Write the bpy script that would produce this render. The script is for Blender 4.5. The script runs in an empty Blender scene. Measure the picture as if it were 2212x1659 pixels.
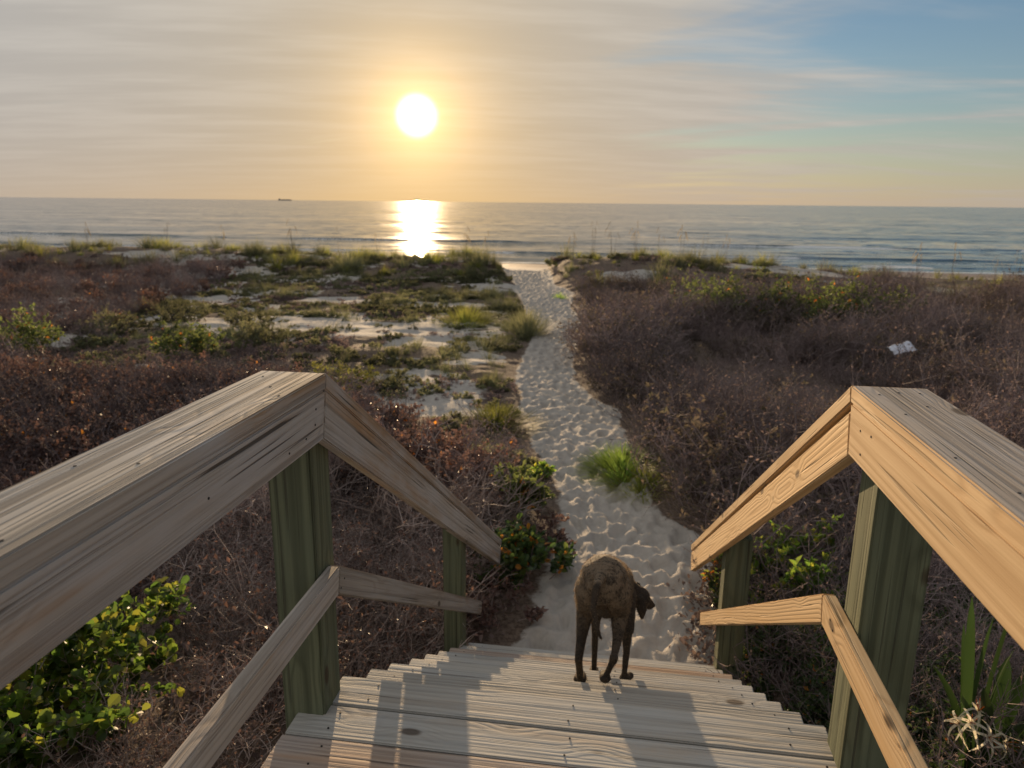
import bpy, bmesh, math, random
import numpy as np
from mathutils import Vector, Matrix

R = math.radians
SC = bpy.context.scene
COL = SC.collection
random.seed(7)

# ------------------------------------------------------------------ camera
cam_d = bpy.data.cameras.new('camera')
cam = bpy.data.objects.new('camera', cam_d)
COL.objects.link(cam)
SC.camera = cam
cam_d.sensor_fit = 'HORIZONTAL'
cam_d.sensor_width = 36.0
cam_d.lens = 36.0 * 1604 / 2212
cam_d.clip_start = 0.05
cam_d.clip_end = 60000
PSI, PITCH, ROLL = R(8.3), R(13.749), R(0.5957)
Fv = Vector((-math.sin(PSI) * math.cos(PITCH), math.cos(PSI) * math.cos(PITCH), -math.sin(PITCH)))
R0 = Vector((math.cos(PSI), math.sin(PSI), 0)); U0 = R0.cross(Fv)
rv = R0 * math.cos(ROLL) + U0 * math.sin(ROLL); uv_ = U0 * math.cos(ROLL) - R0 * math.sin(ROLL)
cam.matrix_world = Matrix(((rv.x, uv_.x, -Fv.x, 0), (rv.y, uv_.y, -Fv.y, 0), (rv.z, uv_.z, -Fv.z, 1.5), (0, 0, 0, 1)))
cam_d.dof.use_dof = True
cam_d.dof.focus_distance = 1.95
cam_d.dof.aperture_fstop = 5.0

# ------------------------------------------------------------------ light, sky, exposure
SUN_EL, SUN_AZ = R(6.0), R(15.43)          # azimuth: left of the stair direction (+Y)
S = Vector((-math.sin(SUN_AZ) * math.cos(SUN_EL), math.cos(SUN_AZ) * math.cos(SUN_EL), math.sin(SUN_EL)))
sun_d = bpy.data.lights.new('sun', 'SUN')
sun_d.energy = 5.0
sun_d.angle = R(0.6)
sun_d.color = (1.0, 0.70, 0.40)
sun = bpy.data.objects.new('sun', sun_d)
COL.objects.link(sun)
sun.rotation_euler = S.to_track_quat('Z', 'Y').to_euler()
SC.view_settings.view_transform = 'Standard'
SC.view_settings.look = 'None'
SC.view_settings.gamma = 1.0
SC.view_settings.exposure = 0.45
SC.view_settings.use_curve_mapping = False


class NT:
    """tiny node-expression helper"""
    def __init__(s, tree):
        s.t = tree; s.n = tree.nodes; s.l = tree.links
    def new(s, typ, **kw):
        nd = s.n.new(typ)
        for k, v in kw.items(): setattr(nd, k, v)
        return nd
    def put(s, sock, v):
        if isinstance(v, (int, float, tuple, list)): sock.default_value = v
        else: s.l.new(v, sock)
    def m(s, op, a, b=0.0, c=0.0, clamp=False):
        nd = s.new('ShaderNodeMath', operation=op, use_clamp=clamp)
        for i, v in enumerate((a, b, c)): s.put(nd.inputs[i], v)
        return nd.outputs[0]
    def vm(s, op, a, b=(0, 0, 0)):
        nd = s.new('ShaderNodeVectorMath', operation=op)
        s.put(nd.inputs[0], a)
        if op == 'SCALE': s.put(nd.inputs['Scale'], b)
        else: s.put(nd.inputs[1], b)
        return nd.outputs['Value'] if op in ('DOT_PRODUCT', 'LENGTH', 'DISTANCE') else nd.outputs['Vector']
    def mix(s, f, a, b, blend='MIX'):
        nd = s.new('ShaderNodeMix', data_type='RGBA', blend_type=blend)
        s.put(nd.inputs[0], f)
        for i, v in ((6, a), (7, b)):
            if isinstance(v, (tuple, list)) and len(v) == 3: v = (*v, 1)
            s.put(nd.inputs[i], v)
        return nd.outputs[2]
    def ss(s, v, lo, hi, a=0.0, b=1.0):
        nd = s.new('ShaderNodeMapRange', interpolation_type='SMOOTHSTEP')
        for i, x in enumerate((v, lo, hi, a, b)): s.put(nd.inputs[i], x)
        return nd.outputs[0]
    def noise(s, vec, scale=1.0, detail=3.0, rough=0.5, dist=0.0):
        nd = s.new('ShaderNodeTexNoise')
        s.put(nd.inputs['Vector'], vec)
        nd.inputs['Scale'].default_value = scale; nd.inputs['Detail'].default_value = detail
        nd.inputs['Roughness'].default_value = rough; nd.inputs['Distortion'].default_value = dist
        return nd.outputs['Fac']
    def comb(s, x, y, z):
        nd = s.new('ShaderNodeCombineXYZ')
        for i, v in enumerate((x, y, z)): s.put(nd.inputs[i], v)
        return nd.outputs[0]
    def sep(s, v):
        nd = s.new('ShaderNodeSeparateXYZ'); s.put(nd.inputs[0], v)
        return nd.outputs


world = bpy.data.worlds.new('World')
SC.world = world
world.use_nodes = True
world.cycles.sampling_method = 'MANUAL'
world.cycles.sample_map_resolution = 512
wt = world.node_tree
wt.nodes.clear()
w = NT(wt)
tc = w.new('ShaderNodeTexCoord').outputs['Generated']
sky = w.new('ShaderNodeTexSky', sky_type='NISHITA', sun_disc=False)
sky.sun_elevation = SUN_EL
sky.sun_rotation = -SUN_AZ
sky.air_density = 1.0; sky.dust_density = 0.15; sky.ozone_density = 3.0; sky.altitude = 5
d = w.vm('NORMALIZE', tc)
dx, dy, dz = w.sep(d)
zc = w.m('MAXIMUM', dz, 0.0)
cosang = w.vm('DOT_PRODUCT', d, tuple(S))
ang = w.m('ARCCOSINE', w.m('MINIMUM', cosang, 0.999999))            # angle from the sun
# side: how far to the right of the sun's bearing
side = w.vm('DOT_PRODUCT', d, (math.cos(SUN_AZ), math.sin(SUN_AZ), 0.0))
inv = w.m('DIVIDE', 1.0, w.m('ADD', zc, 0.10))
px = w.m('MULTIPLY', side, inv)
fwd = w.vm('DOT_PRODUCT', d, (-math.sin(SUN_AZ), math.cos(SUN_AZ), 0.0))
py = w.m('MULTIPLY', fwd, inv)
# cirrus streaks, combed in one direction
ca, sa = math.cos(R(-32)), math.sin(R(-32))
u = w.m('ADD', w.m('MULTIPLY', px, ca), w.m('MULTIPLY', py, sa))
v = w.m('SUBTRACT', w.m('MULTIPLY', py, ca), w.m('MULTIPLY', px, sa))
warp = w.noise(w.comb(px, py, 3.1), 0.55, 1.0, 0.5)
vv = w.m('ADD', v, w.m('MULTIPLY', warp, 1.2))
c1 = w.noise(w.comb(w.m('MULTIPLY', u, 0.34), w.m('MULTIPLY', vv, 1.2), 0.0), 1.15, 4.0, 0.60)
c2 = w.noise(w.comb(w.m('MULTIPLY', px, 0.5), w.m('MULTIPLY', py, 1.9), 7.0), 1.7, 4.0, 0.62)
clear = w.m('ADD', w.ss(side, 0.12, 0.62, 0.0, 0.58), w.ss(w.m('MULTIPLY', side, -1.0), 0.2, 0.6, 0.0, 0.10))
dens = w.m('SUBTRACT', w.m('ADD', w.m('MULTIPLY', c1, 1.25), w.m('MULTIPLY', c2, 0.30)), clear)
mask = w.ss(dens, 0.14, 0.60, 0.06, 1.0)
# colours of the cloud veil and of the low warm air
prox = w.m('POWER', 2.718, w.m('MULTIPLY', ang, -4.2))
cloud = w.mix(prox, (0.37, 0.375, 0.38), (0.56, 0.425, 0.245))
cloud = w.mix(w.ss(c2, 0.36, 0.70, 0.0, 0.5), cloud, w.mix(prox, (0.52, 0.51, 0.49), (0.66, 0.53, 0.36)))
bgN = w.new('ShaderNodeBackground'); w.put(bgN.inputs[0], sky.outputs[0]); bgN.inputs[1].default_value = 0.082
bgC = w.new('ShaderNodeBackground'); w.put(bgC.inputs[0], cloud); bgC.inputs[1].default_value = 0.85
mx = w.new('ShaderNodeMixShader')
w.put(mx.inputs[0], mask); w.l.new(bgN.outputs[0], mx.inputs[1]); w.l.new(bgC.outputs[0], mx.inputs[2])
# warm low haze band above the horizon
hz = w.m('POWER', 2.718, w.m('MULTIPLY', zc, -13.0))
hcol = w.mix(w.m('POWER', 2.718, w.m('MULTIPLY', ang, -3.0)), (0.36, 0.325, 0.30), (0.82, 0.50, 0.16))
bgH = w.new('ShaderNodeBackground'); w.put(bgH.inputs[0], hcol); bgH.inputs[1].default_value = 0.84
mh = w.new('ShaderNodeMixShader')
w.put(mh.inputs[0], w.m('MULTIPLY', hz, 0.85)); w.l.new(mx.outputs[0], mh.inputs[1]); w.l.new(bgH.outputs[0], mh.inputs[2])
# the sun itself, shining through the veil
disc = w.ss(ang, R(0.3), R(1.8), 2.6, 0.0)
aure = w.m('MULTIPLY', w.m('POWER', 2.718, w.m('MULTIPLY', ang, -22.0)), 1.1)
glowc = w.vm('ADD', w.vm('SCALE', (1.0, 0.93, 0.78), disc), w.vm('SCALE', (1.0, 0.62, 0.24), aure))
bgS = w.new('ShaderNodeBackground'); w.put(bgS.inputs[0], glowc); bgS.inputs[1].default_value = 1.0
add = w.new('ShaderNodeAddShader'); w.l.new(mh.outputs[0], add.inputs[0]); w.l.new(bgS.outputs[0], add.inputs[1])
wo = w.new('ShaderNodeOutputWorld'); w.l.new(add.outputs[0], wo.inputs[0])

SC.cycles.max_bounces = 4
SC.cycles.diffuse_bounces = 2
SC.cycles.glossy_bounces = 2
SC.cycles.transmission_bounces = 2
SC.cycles.transparent_max_bounces = 8
SC.cycles.sample_clamp_indirect = 6.0


# ------------------------------------------------------------------ helpers
def tag(o, label=None, cat=None, group=None, kind=None):
    if label: o['label'] = label
    if cat: o['category'] = cat
    if group: o['group'] = group
    if kind: o['kind'] = kind
    return o


def link(o, parent=None):
    COL.objects.link(o)
    if parent: o.parent = parent
    return o


def empty(name, loc=(0, 0, 0)):
    o = bpy.data.objects.new(name, None); o.location = loc; o.empty_display_size = 0.1
    return link(o)


class Geo:
    def __init__(s): s.v = []; s.f = []; s.mi = []
    def add(s, vs, fs, mi=0):
        b = len(s.v); s.v.extend(vs)
        for f in fs: s.f.append(tuple(b + i for i in f)); s.mi.append(mi)
    def tube(s, pts, rad, sides=3, mi=0, cap=True):
        n = len(pts); rings = []
        ref = Vector((0.31, 0.2, 0.93))
        for i in range(n):
            t = (Vector(pts[min(i + 1, n - 1)]) - Vector(pts[max(i - 1, 0)]))
            if t.length < 1e-9: t = Vector((0, 0, 1))
            t.normalize()
            a = t.cross(ref)
            if a.length < 1e-3: a = t.cross(Vector((1, 0, 0)))
            a.normalize(); b = t.cross(a)
            for k in range(sides):
                th = 2 * math.pi * k / sides
                p = Vector(pts[i]) + (a * math.cos(th) + b * math.sin(th)) * rad[i]
                rings.append((p.x, p.y, p.z))
        fs = []
        for i in range(n - 1):
            for k in range(sides):
                k2 = (k + 1) % sides
                fs.append((i * sides + k, i * sides + k2, (i + 1) * sides + k2, (i + 1) * sides + k))
        if cap and sides > 3:
            fs.append(tuple(range(sides))[::-1]); fs.append(tuple((n - 1) * sides + k for k in range(sides)))
        s.add(rings, fs, mi)
    def leaf(s, p, d, up, L, W, mi=0, fold=0.25, droop=0.1):
        d = Vector(d).normalized(); side = d.cross(Vector(up))
        if side.length < 1e-3: side = d.cross(Vector((1, 0, 0)))
        side.normalize(); nn = side.cross(d)
        p = Vector(p)
        m = p + d * L * 0.5 - nn * L * droop * 0.3
        tip = p + d * L - nn * L * droop
        l = m + side * W * 0.5 + nn * W * fold; r = m - side * W * 0.5 + nn * W * fold
        s.add([tuple(p), tuple(l), tuple(tip), tuple(r)], [(0, 1, 2), (0, 2, 3)], mi)
    def oval(s, p, d, up, L, W, mi=0, fold=0.2):
        d = Vector(d).normalized(); side = d.cross(Vector(up))
        if side.length < 1e-3: side = d.cross(Vector((1, 0, 0)))
        side.normalize(); nn = side.cross(d); p = Vector(p)
        vs = [p, p + d * L, p + d * L * .3 + side * W * .42 + nn * W * fold, p + d * L * .7 + side * W * .5 + nn * W * fold,
              p + d * L * .93 + side * W * .26 + nn * W * fold * .5,
              p + d * L * .3 - side * W * .42 + nn * W * fold, p + d * L * .7 - side * W * .5 + nn * W * fold,
              p + d * L * .93 - side * W * .26 + nn * W * fold * .5]
        s.add([tuple(x) for x in vs], [(0, 2, 3, 1), (3, 4, 1), (0, 1, 6, 5), (1, 7, 6)], mi)
    def blade(s, p, d, L, W, bend, mi=0, n=3):
        p = Vector(p); d = Vector(d).normalized()
        side = d.cross(Vector((0, 0, 1)))
        if side.length < 1e-3: side = Vector((1, 0, 0))
        side.normalize()
        hor = Vector((d.x, d.y, 0)); hor = hor.normalized() if hor.length > 1e-4 else Vector((0, 1, 0))
        vs = []; fs = []; q = p.copy(); cd = d.copy()
        for i in range(n + 1):
            t = i / n
            ww = W * (1 - t) ** 0.6 * 0.5 if i < n else 0.0005
            vs.append(tuple(q + side * ww)); vs.append(tuple(q - side * ww))
            cd = (cd + (hor * 0.6 - Vector((0, 0, 0.8))) * bend / n).normalized()
            q = q + cd * L / n
        for i in range(n): fs.append((2 * i, 2 * i + 1, 2 * i + 3, 2 * i + 2))
        s.add(vs, fs, mi)
    def mesh(s, name, mats, smooth=False):
        me = bpy.data.meshes.new(name)
        me.from_pydata(s.v, [], s.f)
        for m in (mats if isinstance(mats, (list, tuple)) else [mats]): me.materials.append(m)
        me.polygons.foreach_set('material_index', s.mi)
        if smooth: me.polygons.foreach_set('use_smooth', [True] * len(s.f))
        me.update()
        return me
    def obj(s, name, mats, parent=None, loc=(0, 0, 0), smooth=False):
        o = bpy.data.objects.new(name, s.mesh(name, mats, smooth)); o.location = loc
        return link(o, parent)


def grid_mesh(name, P, mat, attr=None):
    """P: (rows, cols, 3) -> one smooth quad sheet"""
    r, c, _ = P.shape
    me = bpy.data.meshes.new(name)
    me.vertices.add(r * c); me.vertices.foreach_set('co', P.reshape(-1).astype(np.float32))
    i = np.arange((r - 1) * (c - 1)); a = (i // (c - 1)) * c + i % (c - 1)
    q = np.stack([a, a + 1, a + c + 1, a + c], 1).astype(np.int32)
    me.loops.add(q.size); me.loops.foreach_set('vertex_index', q.reshape(-1))
    me.polygons.add(len(q)); me.polygons.foreach_set('loop_start', np.arange(0, q.size, 4, dtype=np.int32))
    me.polygons.foreach_set('loop_total', np.full(len(q), 4, dtype=np.int32))
    me.polygons.foreach_set('use_smooth', np.ones(len(q), dtype=bool))
    me.materials.append(mat)
    if attr:
        for k, val in attr.items():
            at = me.attributes.new(k, 'FLOAT', 'POINT'); at.data.foreach_set('value', val.reshape(-1).astype(np.float32))
    me.update(); me.validate()
    return me


def hsh(ix, iy, seed):
    n = (ix.astype(np.int64) * 374761393 + iy.astype(np.int64) * 668265263 + seed * 974711) & 0x7fffffff
    n = ((n ^ (n >> 13)) * 1274126177) & 0x7fffffff
    return ((n ^ (n >> 16)) & 0xffff) / 65535.0


def vnoise(x, y, seed=0):
    x = np.asarray(x, float); y = np.asarray(y, float)
    ix = np.floor(x); iy = np.floor(y); fx = x - ix; fy = y - iy
    fx = fx * fx * (3 - 2 * fx); fy = fy * fy * (3 - 2 * fy)
    a = hsh(ix, iy, seed); b = hsh(ix + 1, iy, seed); c = hsh(ix, iy + 1, seed); e = hsh(ix + 1, iy + 1, seed)
    return (a * (1 - fx) + b * fx) * (1 - fy) + (c * (1 - fx) + e * fx) * fy


def fbm(x, y, seed=0, oct=4):
    s = 0; amp = 0.5; tot = 0
    for o in range(oct):
        s = s + amp * vnoise(np.asarray(x) * 2 ** o, np.asarray(y) * 2 ** o, seed + o * 17); tot += amp; amp *= 0.5
    return s / tot


def sstep(x, a, b):
    t = np.clip((np.asarray(x, float) - a) / (b - a), 0, 1)
    return t * t * (3 - 2 * t)


# ------------------------------------------------------------------ materials
def newmat(name):
    m = bpy.data.materials.new(name); m.use_nodes = True
    m.node_tree.nodes.clear()
    return m, NT(m.node_tree)


def finish(n, shader):
    o = n.new('ShaderNodeOutputMaterial'); n.l.new(shader, o.inputs[0])


def principled(n, col, rough=0.7, spec=0.3, normal=None):
    p = n.new('ShaderNodeBsdfPrincipled')
    if isinstance(col, tuple) and len(col) == 3: col = (*col, 1)
    n.put(p.inputs['Base Color'], col); n.put(p.inputs['Roughness'], rough)
    p.inputs['Specular IOR Level'].default_value = spec
    if normal is not None: n.l.new(normal, p.inputs['Normal'])
    return p


def bump(n, h, strength=0.5, dist=0.01):
    b = n.new('ShaderNodeBump'); b.inputs['Strength'].default_value = strength; b.inputs['Distance'].default_value = dist
    n.put(b.inputs['Height'], h)
    return b.outputs[0]


def wood(name, light, dark, streak, streak_amt=0.4, ring=0.5, crack=0.5, grey=None, rings_scale=26.0, rough=0.75, bumpy=0.6, lines=0.0):
    """boards: the local X axis runs along the grain"""
    m, n = newmat(name)
    oc = n.new('ShaderNodeTexCoord').outputs['Object']
    rnd = n.new('ShaderNodeObjectInfo').outputs['Random']
    off = n.comb(n.m('MULTIPLY', rnd, 31.0), n.m('MULTIPLY_ADD', rnd, 17.3, 0.0), n.m('MULTIPLY', rnd, 53.7))
    x, y, z = n.sep(oc)
    p = n.vm('ADD', oc, off)
    X, Y, Z = n.sep(p)
    def sc(a, b): return n.comb(n.m('MULTIPLY', X, a), n.m('MULTIPLY', Y, b), n.m('MULTIPLY', Z, b))
    # knots
    vo = n.new('ShaderNodeTexVoronoi', feature='F1'); n.put(vo.inputs['Vector'], sc(3.0, 6.5)); vo.inputs['Scale'].default_value = 1.0
    kd = vo.outputs['Distance']
    knot = n.ss(kd, 0.07, 0.13, 1.0, 0.0)
    kwarp = n.ss(kd, 0.05, 0.38, 1.0, 0.0)
    # growth rings seen as cathedral figure
    low = n.noise(sc(0.45, 3.0), 1.0, 2.0, 0.5)
    yo = n.m('ADD', y, n.m('MULTIPLY_ADD', n.m('FRACT', n.m('MULTIPLY', rnd, 7.13)), 0.16, -0.08))
    zo = n.m('ADD', z, n.m('MULTIPLY_ADD', n.m('FRACT', n.m('MULTIPLY', rnd, 3.71)), 0.10, -0.02))
    rad = n.m('SQRT', n.m('ADD', n.m('MULTIPLY', yo, yo), n.m('MULTIPLY', zo, zo)))
    rad = n.m('ADD', rad, n.m('ADD', n.m('MULTIPLY', low, 0.085), n.m('MULTIPLY', kwarp, 0.022)))
    fine = n.noise(sc(2.5, 150.0), 1.0, 3.0, 0.6)
    ph = n.m('ADD', n.m('MULTIPLY', rad, rings_scale * 20.0), n.m('MULTIPLY', fine, 1.1))
    rw = n.m('MULTIPLY_ADD', n.m('SINE', ph), 0.5, 0.5)
    rw = n.m('POWER', rw, 2.2)
    st = n.noise(sc(0.6, 9.0), 1.0, 4.0, 0.6)
    blot = n.noise(sc(2.2, 7.0), 1.0, 4.0, 0.6)
    cr = n.ss(n.noise(sc(1.3, 70.0), 1.0, 2.0, 0.5), 0.63, 0.70)
    col = n.mix(n.m('MULTIPLY', rw, ring), light, dark)
    col = n.mix(n.ss(fine, 0.3, 0.75, 0.0, 0.35), col, dark)
    col = n.mix(n.ss(st, 0.50, 0.68, 0.0, streak_amt), col, streak)
    if grey: col = n.mix(n.ss(blot, 0.38, 0.66, 0.0, 0.8), col, grey)
    gl = n.ss(n.noise(sc(0.55, 62.0), 1.0, 4.0, 0.62, 0.15), 0.47, 0.60)
    if lines: col = n.mix(n.m('MULTIPLY', gl, lines), col, tuple(v * 0.55 for v in dark))
    col = n.mix(n.m('MULTIPLY', knot, 0.8), col, (0.055, 0.032, 0.018))
    col = n.mix(n.m('MULTIPLY', cr, crack), col, (0.035, 0.026, 0.02))
    br = n.m('MULTIPLY_ADD', rnd, 0.26, 0.86)
    col = n.mix(1.0, col, n.comb(br, br, br), 'MULTIPLY')
    h = n.m('SUBTRACT', n.m('ADD', n.m('MULTIPLY', rw, -0.35), n.m('MULTIPLY', fine, 0.5)), n.m('ADD', n.m('MULTIPLY', cr, 1.4), n.m('MULTIPLY', gl, 1.6 * lines)))
    pr = principled(n, col, rough, 0.25, bump(n, h, bumpy, 0.003))
    finish(n, pr.outputs[0])
    return m


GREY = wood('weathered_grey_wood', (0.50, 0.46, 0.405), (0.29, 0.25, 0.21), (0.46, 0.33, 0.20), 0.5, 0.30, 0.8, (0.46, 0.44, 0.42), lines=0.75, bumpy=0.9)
GREYBROWN = wood('grey_brown_wood', (0.48, 0.415, 0.35), (0.27, 0.215, 0.17), (0.36, 0.205, 0.095), 0.9, 0.4, 0.8, (0.47, 0.43, 0.40), lines=0.45)  # browner, more streaked grey wood for the left boards and rails
PINE = wood('warm_pine_wood', (0.64, 0.46, 0.265), (0.40, 0.245, 0.115), (0.55, 0.35, 0.16), 0.5, 0.5, 0.35, None, 22.0)
TOPGREY = wood('bleached_cap_wood', (0.43, 0.37, 0.31), (0.25, 0.20, 0.16), (0.42, 0.29, 0.17), 0.5, 0.4, 0.7, (0.38, 0.35, 0.33), 22.0, lines=0.5)
GREEN = wood('green_treated_wood', (0.175, 0.185, 0.11), (0.085, 0.092, 0.052), (0.16, 0.14, 0.07), 0.6, 0.7, 0.5, (0.135, 0.15, 0.095), 12.0, lines=0.4)
DECK = wood('pale_deck_wood', (0.49, 0.47, 0.425), (0.285, 0.26, 0.23), (0.42, 0.32, 0.225), 0.5, 0.35, 0.5, (0.43, 0.43, 0.415), 24.0, lines=0.22)
DECKB = wood('brown_deck_wood', (0.44, 0.35, 0.28), (0.23, 0.165, 0.13), (0.38, 0.22, 0.12), 0.6, 0.4, 0.6, (0.36, 0.32, 0.30), 24.0, lines=0.4)


def simple(name, col, rough=0.7, var=0.0, scale=20.0, spec=0.3, metallic=0.0):
    m, n = newmat(name)
    c = (*col, 1)
    if var:
        f = n.noise(n.new('ShaderNodeTexCoord').outputs['Object'], scale, 4.0)
        c = n.mix(n.ss(f, 0.3, 0.7, 0.0, 1.0), tuple(x * (1 - var) for x in col), tuple(min(1, x * (1 + var)) for x in col))
    p = principled(n, c, rough, spec); p.inputs['Metallic'].default_value = metallic
    finish(n, p.outputs[0])
    return m


def leafmat(name, cols, trans=0.45, rough=0.5, spec=0.3, inst=0.25, tk=2.2):
    """leaf colours differ from leaf to leaf; light shines through"""
    m, n = newmat(name)
    ri = n.new('ShaderNodeNewGeometry').outputs['Random Per Island']
    ro = n.new('ShaderNodeObjectInfo').outputs['Random']
    ramp = n.new('ShaderNodeValToRGB')
    n.l.new(ri, ramp.inputs[0])
    el = ramp.color_ramp.elements
    while len(el) < len(cols): el.new(0.5)
    for i, c in enumerate(cols):
        el[i].position = i / max(1, len(cols) - 1); el[i].color = (*c, 1)
    big = n.noise(n.new('ShaderNodeNewGeometry').outputs['Position'], 0.5, 3.0, 0.6)
    k = n.m('MULTIPLY', n.m('MULTIPLY_ADD', ro, 2 * inst, 1 - inst), n.ss(big, 0.32, 0.68, 0.55, 1.3))
    col = n.mix(1.0, ramp.outputs[0], n.comb(k, k, k), 'MULTIPLY')
    p = principled(n, col, rough, spec)
    t = n.new('ShaderNodeBsdfTranslucent'); n.l.new(n.vm('SCALE', col, tk), t.inputs[0])
    mxs = n.new('ShaderNodeMixShader'); mxs.inputs[0].default_value = trans
    n.l.new(p.outputs[0], mxs.inputs[1]); n.l.new(t.outputs[0], mxs.inputs[2])
    finish(n, mxs.outputs[0])
    return m


TWIG = leafmat('purple_brown_twig', [(0.21, 0.165, 0.16), (0.28, 0.22, 0.21), (0.16, 0.122, 0.12)], 0.0, 0.8, 0.15)
TWIGP = leafmat('pale_grey_branch', [(0.42, 0.335, 0.30), (0.31, 0.24, 0.21), (0.50, 0.41, 0.37)], 0.0, 0.75, 0.15)
BROWNLEAF = leafmat('dull_brown_leaf', [(0.17, 0.125, 0.115), (0.22, 0.165, 0.15), (0.13, 0.095, 0.09)], 0.25, 0.85, 0.1)
DULL = leafmat('dull_olive_leaf', [(0.12, 0.10, 0.07), (0.16, 0.125, 0.095), (0.09, 0.085, 0.055)], 0.25, 0.85, 0.1)
DRYLEAF = leafmat('dry_brown_leaf', [(0.12, 0.068, 0.055), (0.19, 0.115, 0.095), (0.085, 0.05, 0.045), (0.25, 0.16, 0.12)], 0.25, 0.45, 0.4)
GREENLEAF = leafmat('waxy_green_leaf', [(0.06, 0.12, 0.022), (0.13, 0.19, 0.025), (0.045, 0.085, 0.02), (0.22, 0.22, 0.03)], 0.55, 0.4, 0.5, tk=3.0)
MUTELEAF = leafmat('muted_green_leaf', [(0.085, 0.115, 0.035), (0.13, 0.15, 0.045), (0.06, 0.085, 0.03)], 0.4, 0.6, 0.3)
DARKLEAF = leafmat('dark_green_leaf', [(0.035, 0.065, 0.022), (0.06, 0.10, 0.028), (0.10, 0.13, 0.03)], 0.35, 0.4, 0.5)
GRASSG = leafmat('bright_green_grass', [(0.10, 0.17, 0.035), (0.16, 0.22, 0.04), (0.075, 0.13, 0.03)], 0.55, 0.5, 0.3, tk=3.2)
GRASSO = leafmat('olive_grass', [(0.145, 0.145, 0.075), (0.105, 0.115, 0.055), (0.20, 0.185, 0.105)], 0.4, 0.6, 0.2)
GRASSY = leafmat('yellow_green_grass', [(0.17, 0.19, 0.04), (0.22, 0.21, 0.05), (0.12, 0.15, 0.035)], 0.5, 0.6, 0.2)
STRAW = leafmat('straw_stalk', [(0.25, 0.20, 0.12), (0.18, 0.14, 0.08)], 0.3, 0.7, 0.2)
ORANGELEAF = leafmat('orange_leaf', [(0.40, 0.12, 0.02), (0.45, 0.20, 0.03)], 0.4, 0.45, 0.4)
LILYLEAF = leafmat('lily_strap_leaf', [(0.04, 0.08, 0.022), (0.055, 0.10, 0.025)], 0.22, 0.35, 0.5, tk=1.6)
PETAL = leafmat('cream_petal', [(0.72, 0.66, 0.50), (0.80, 0.76, 0.62)], 0.35, 0.5, 0.3, 0.05)
SCREW = simple('dark_screw_steel', (0.035, 0.03, 0.028), 0.5, metallic=0.6)

# sand
SAND, n = newmat('dune_sand')
pos = n.new('ShaderNodeNewGeometry').outputs['Position']
at = n.new('ShaderNodeAttribute', attribute_name='litter').outputs['Fac']
wet = n.new('ShaderNodeAttribute', attribute_name='wet').outputs['Fac']
g1 = n.noise(pos, 9.0, 5.0, 0.65); g2 = n.noise(pos, 160.0, 3.0, 0.6)
c = n.mix(n.ss(g1, 0.3, 0.7), (0.40, 0.365, 0.325), (0.49, 0.45, 0.40))
c = n.mix(n.ss(g2, 0.62, 0.74, 0.0, 0.45), c, (0.22, 0.17, 0.13))
lit = n.mix(n.ss(n.noise(pos, 26.0, 5.0, 0.7), 0.35, 0.65), (0.085, 0.058, 0.042), (0.20, 0.15, 0.115))
c = n.mix(n.ss(n.m('ADD', at, n.m('MULTIPLY_ADD', n.noise(pos, 7.0, 6.0, 0.7), 0.9, -0.45)), 0.42, 0.62), c, lit)
c = n.mix(wet, c, (0.20, 0.125, 0.085))
hh = n.m('ADD', n.m('MULTIPLY', g1, 0.5), n.m('MULTIPLY', g2, 0.25))
hh = n.m('ADD', hh, n.m('MULTIPLY', n.noise(pos, 3.2, 4.0, 0.6), 1.6))
finish(n, principled(n, c, n.m('MULTIPLY_ADD', wet, -0.5, 0.9), 0.2, bump(n, hh, 0.7, 0.03)).outputs[0])

# sea
WATER, n = newmat('sea_water')
pos = n.new('ShaderNodeNewGeometry').outputs['Position']
x, y, z = n.sep(pos)
dist = n.m('SQRT', n.m('ADD', n.m('MULTIPLY', x, x), n.m('MULTIPLY', y, y)))
foam = n.new('ShaderNodeAttribute', attribute_name='foam').outputs['Fac']
# wave slopes: long-crested ripples and swell tilt the surface mostly towards and away from the shore
def slopes(sx_, sy_, sc_, off_):
    q = n.new('ShaderNodeTexNoise'); n.put(q.inputs['Vector'], n.comb(n.m('MULTIPLY', x, sx_), n.m('MULTIPLY', y, sy_), off_))
    q.inputs['Scale'].default_value = sc_; q.inputs['Detail'].default_value = 3.0; q.inputs['Roughness'].default_value = 0.6
    return n.vm('SUBTRACT', q.outputs['Color'], (0.5, 0.5, 0.5))
gust = n.ss(n.noise(n.comb(n.m('MULTIPLY', x, 0.03), n.m('MULTIPLY', y, 0.14), 5.0), 1.0, 4.0, 0.6), 0.34, 0.66, 0.25, 1.5)
sl = n.vm('ADD', n.vm('MULTIPLY', slopes(0.22, 1.0, 1.1, 0.0), (0.13, 1.7, 0.0)), n.vm('MULTIPLY', slopes(0.05, 0.25, 1.0, 7.0), (0.04, 0.5, 0.0)))
nrm = n.vm('NORMALIZE', n.vm('ADD', n.new('ShaderNodeNewGeometry').outputs['Normal'], n.vm('SCALE', sl, gust)))
rgh = n.ss(n.noise(n.comb(n.m('MULTIPLY', x, 0.012), n.m('MULTIPLY', y, 0.06), 2.0), 1.0, 4.0, 0.6), 0.35, 0.65, 0.06, 0.17)
wp = principled(n, (0.05, 0.085, 0.105), rgh, 0.5, nrm); wp.inputs['IOR'].default_value = 1.33
fz = n.ss(n.m('ADD', foam, n.m('MULTIPLY_ADD', n.noise(pos, 1.6, 5.0, 0.7), 0.8, -0.4)), 0.45, 0.7)
fp = principled(n, (0.72, 0.72, 0.72), 0.8, 0.2)
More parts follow.
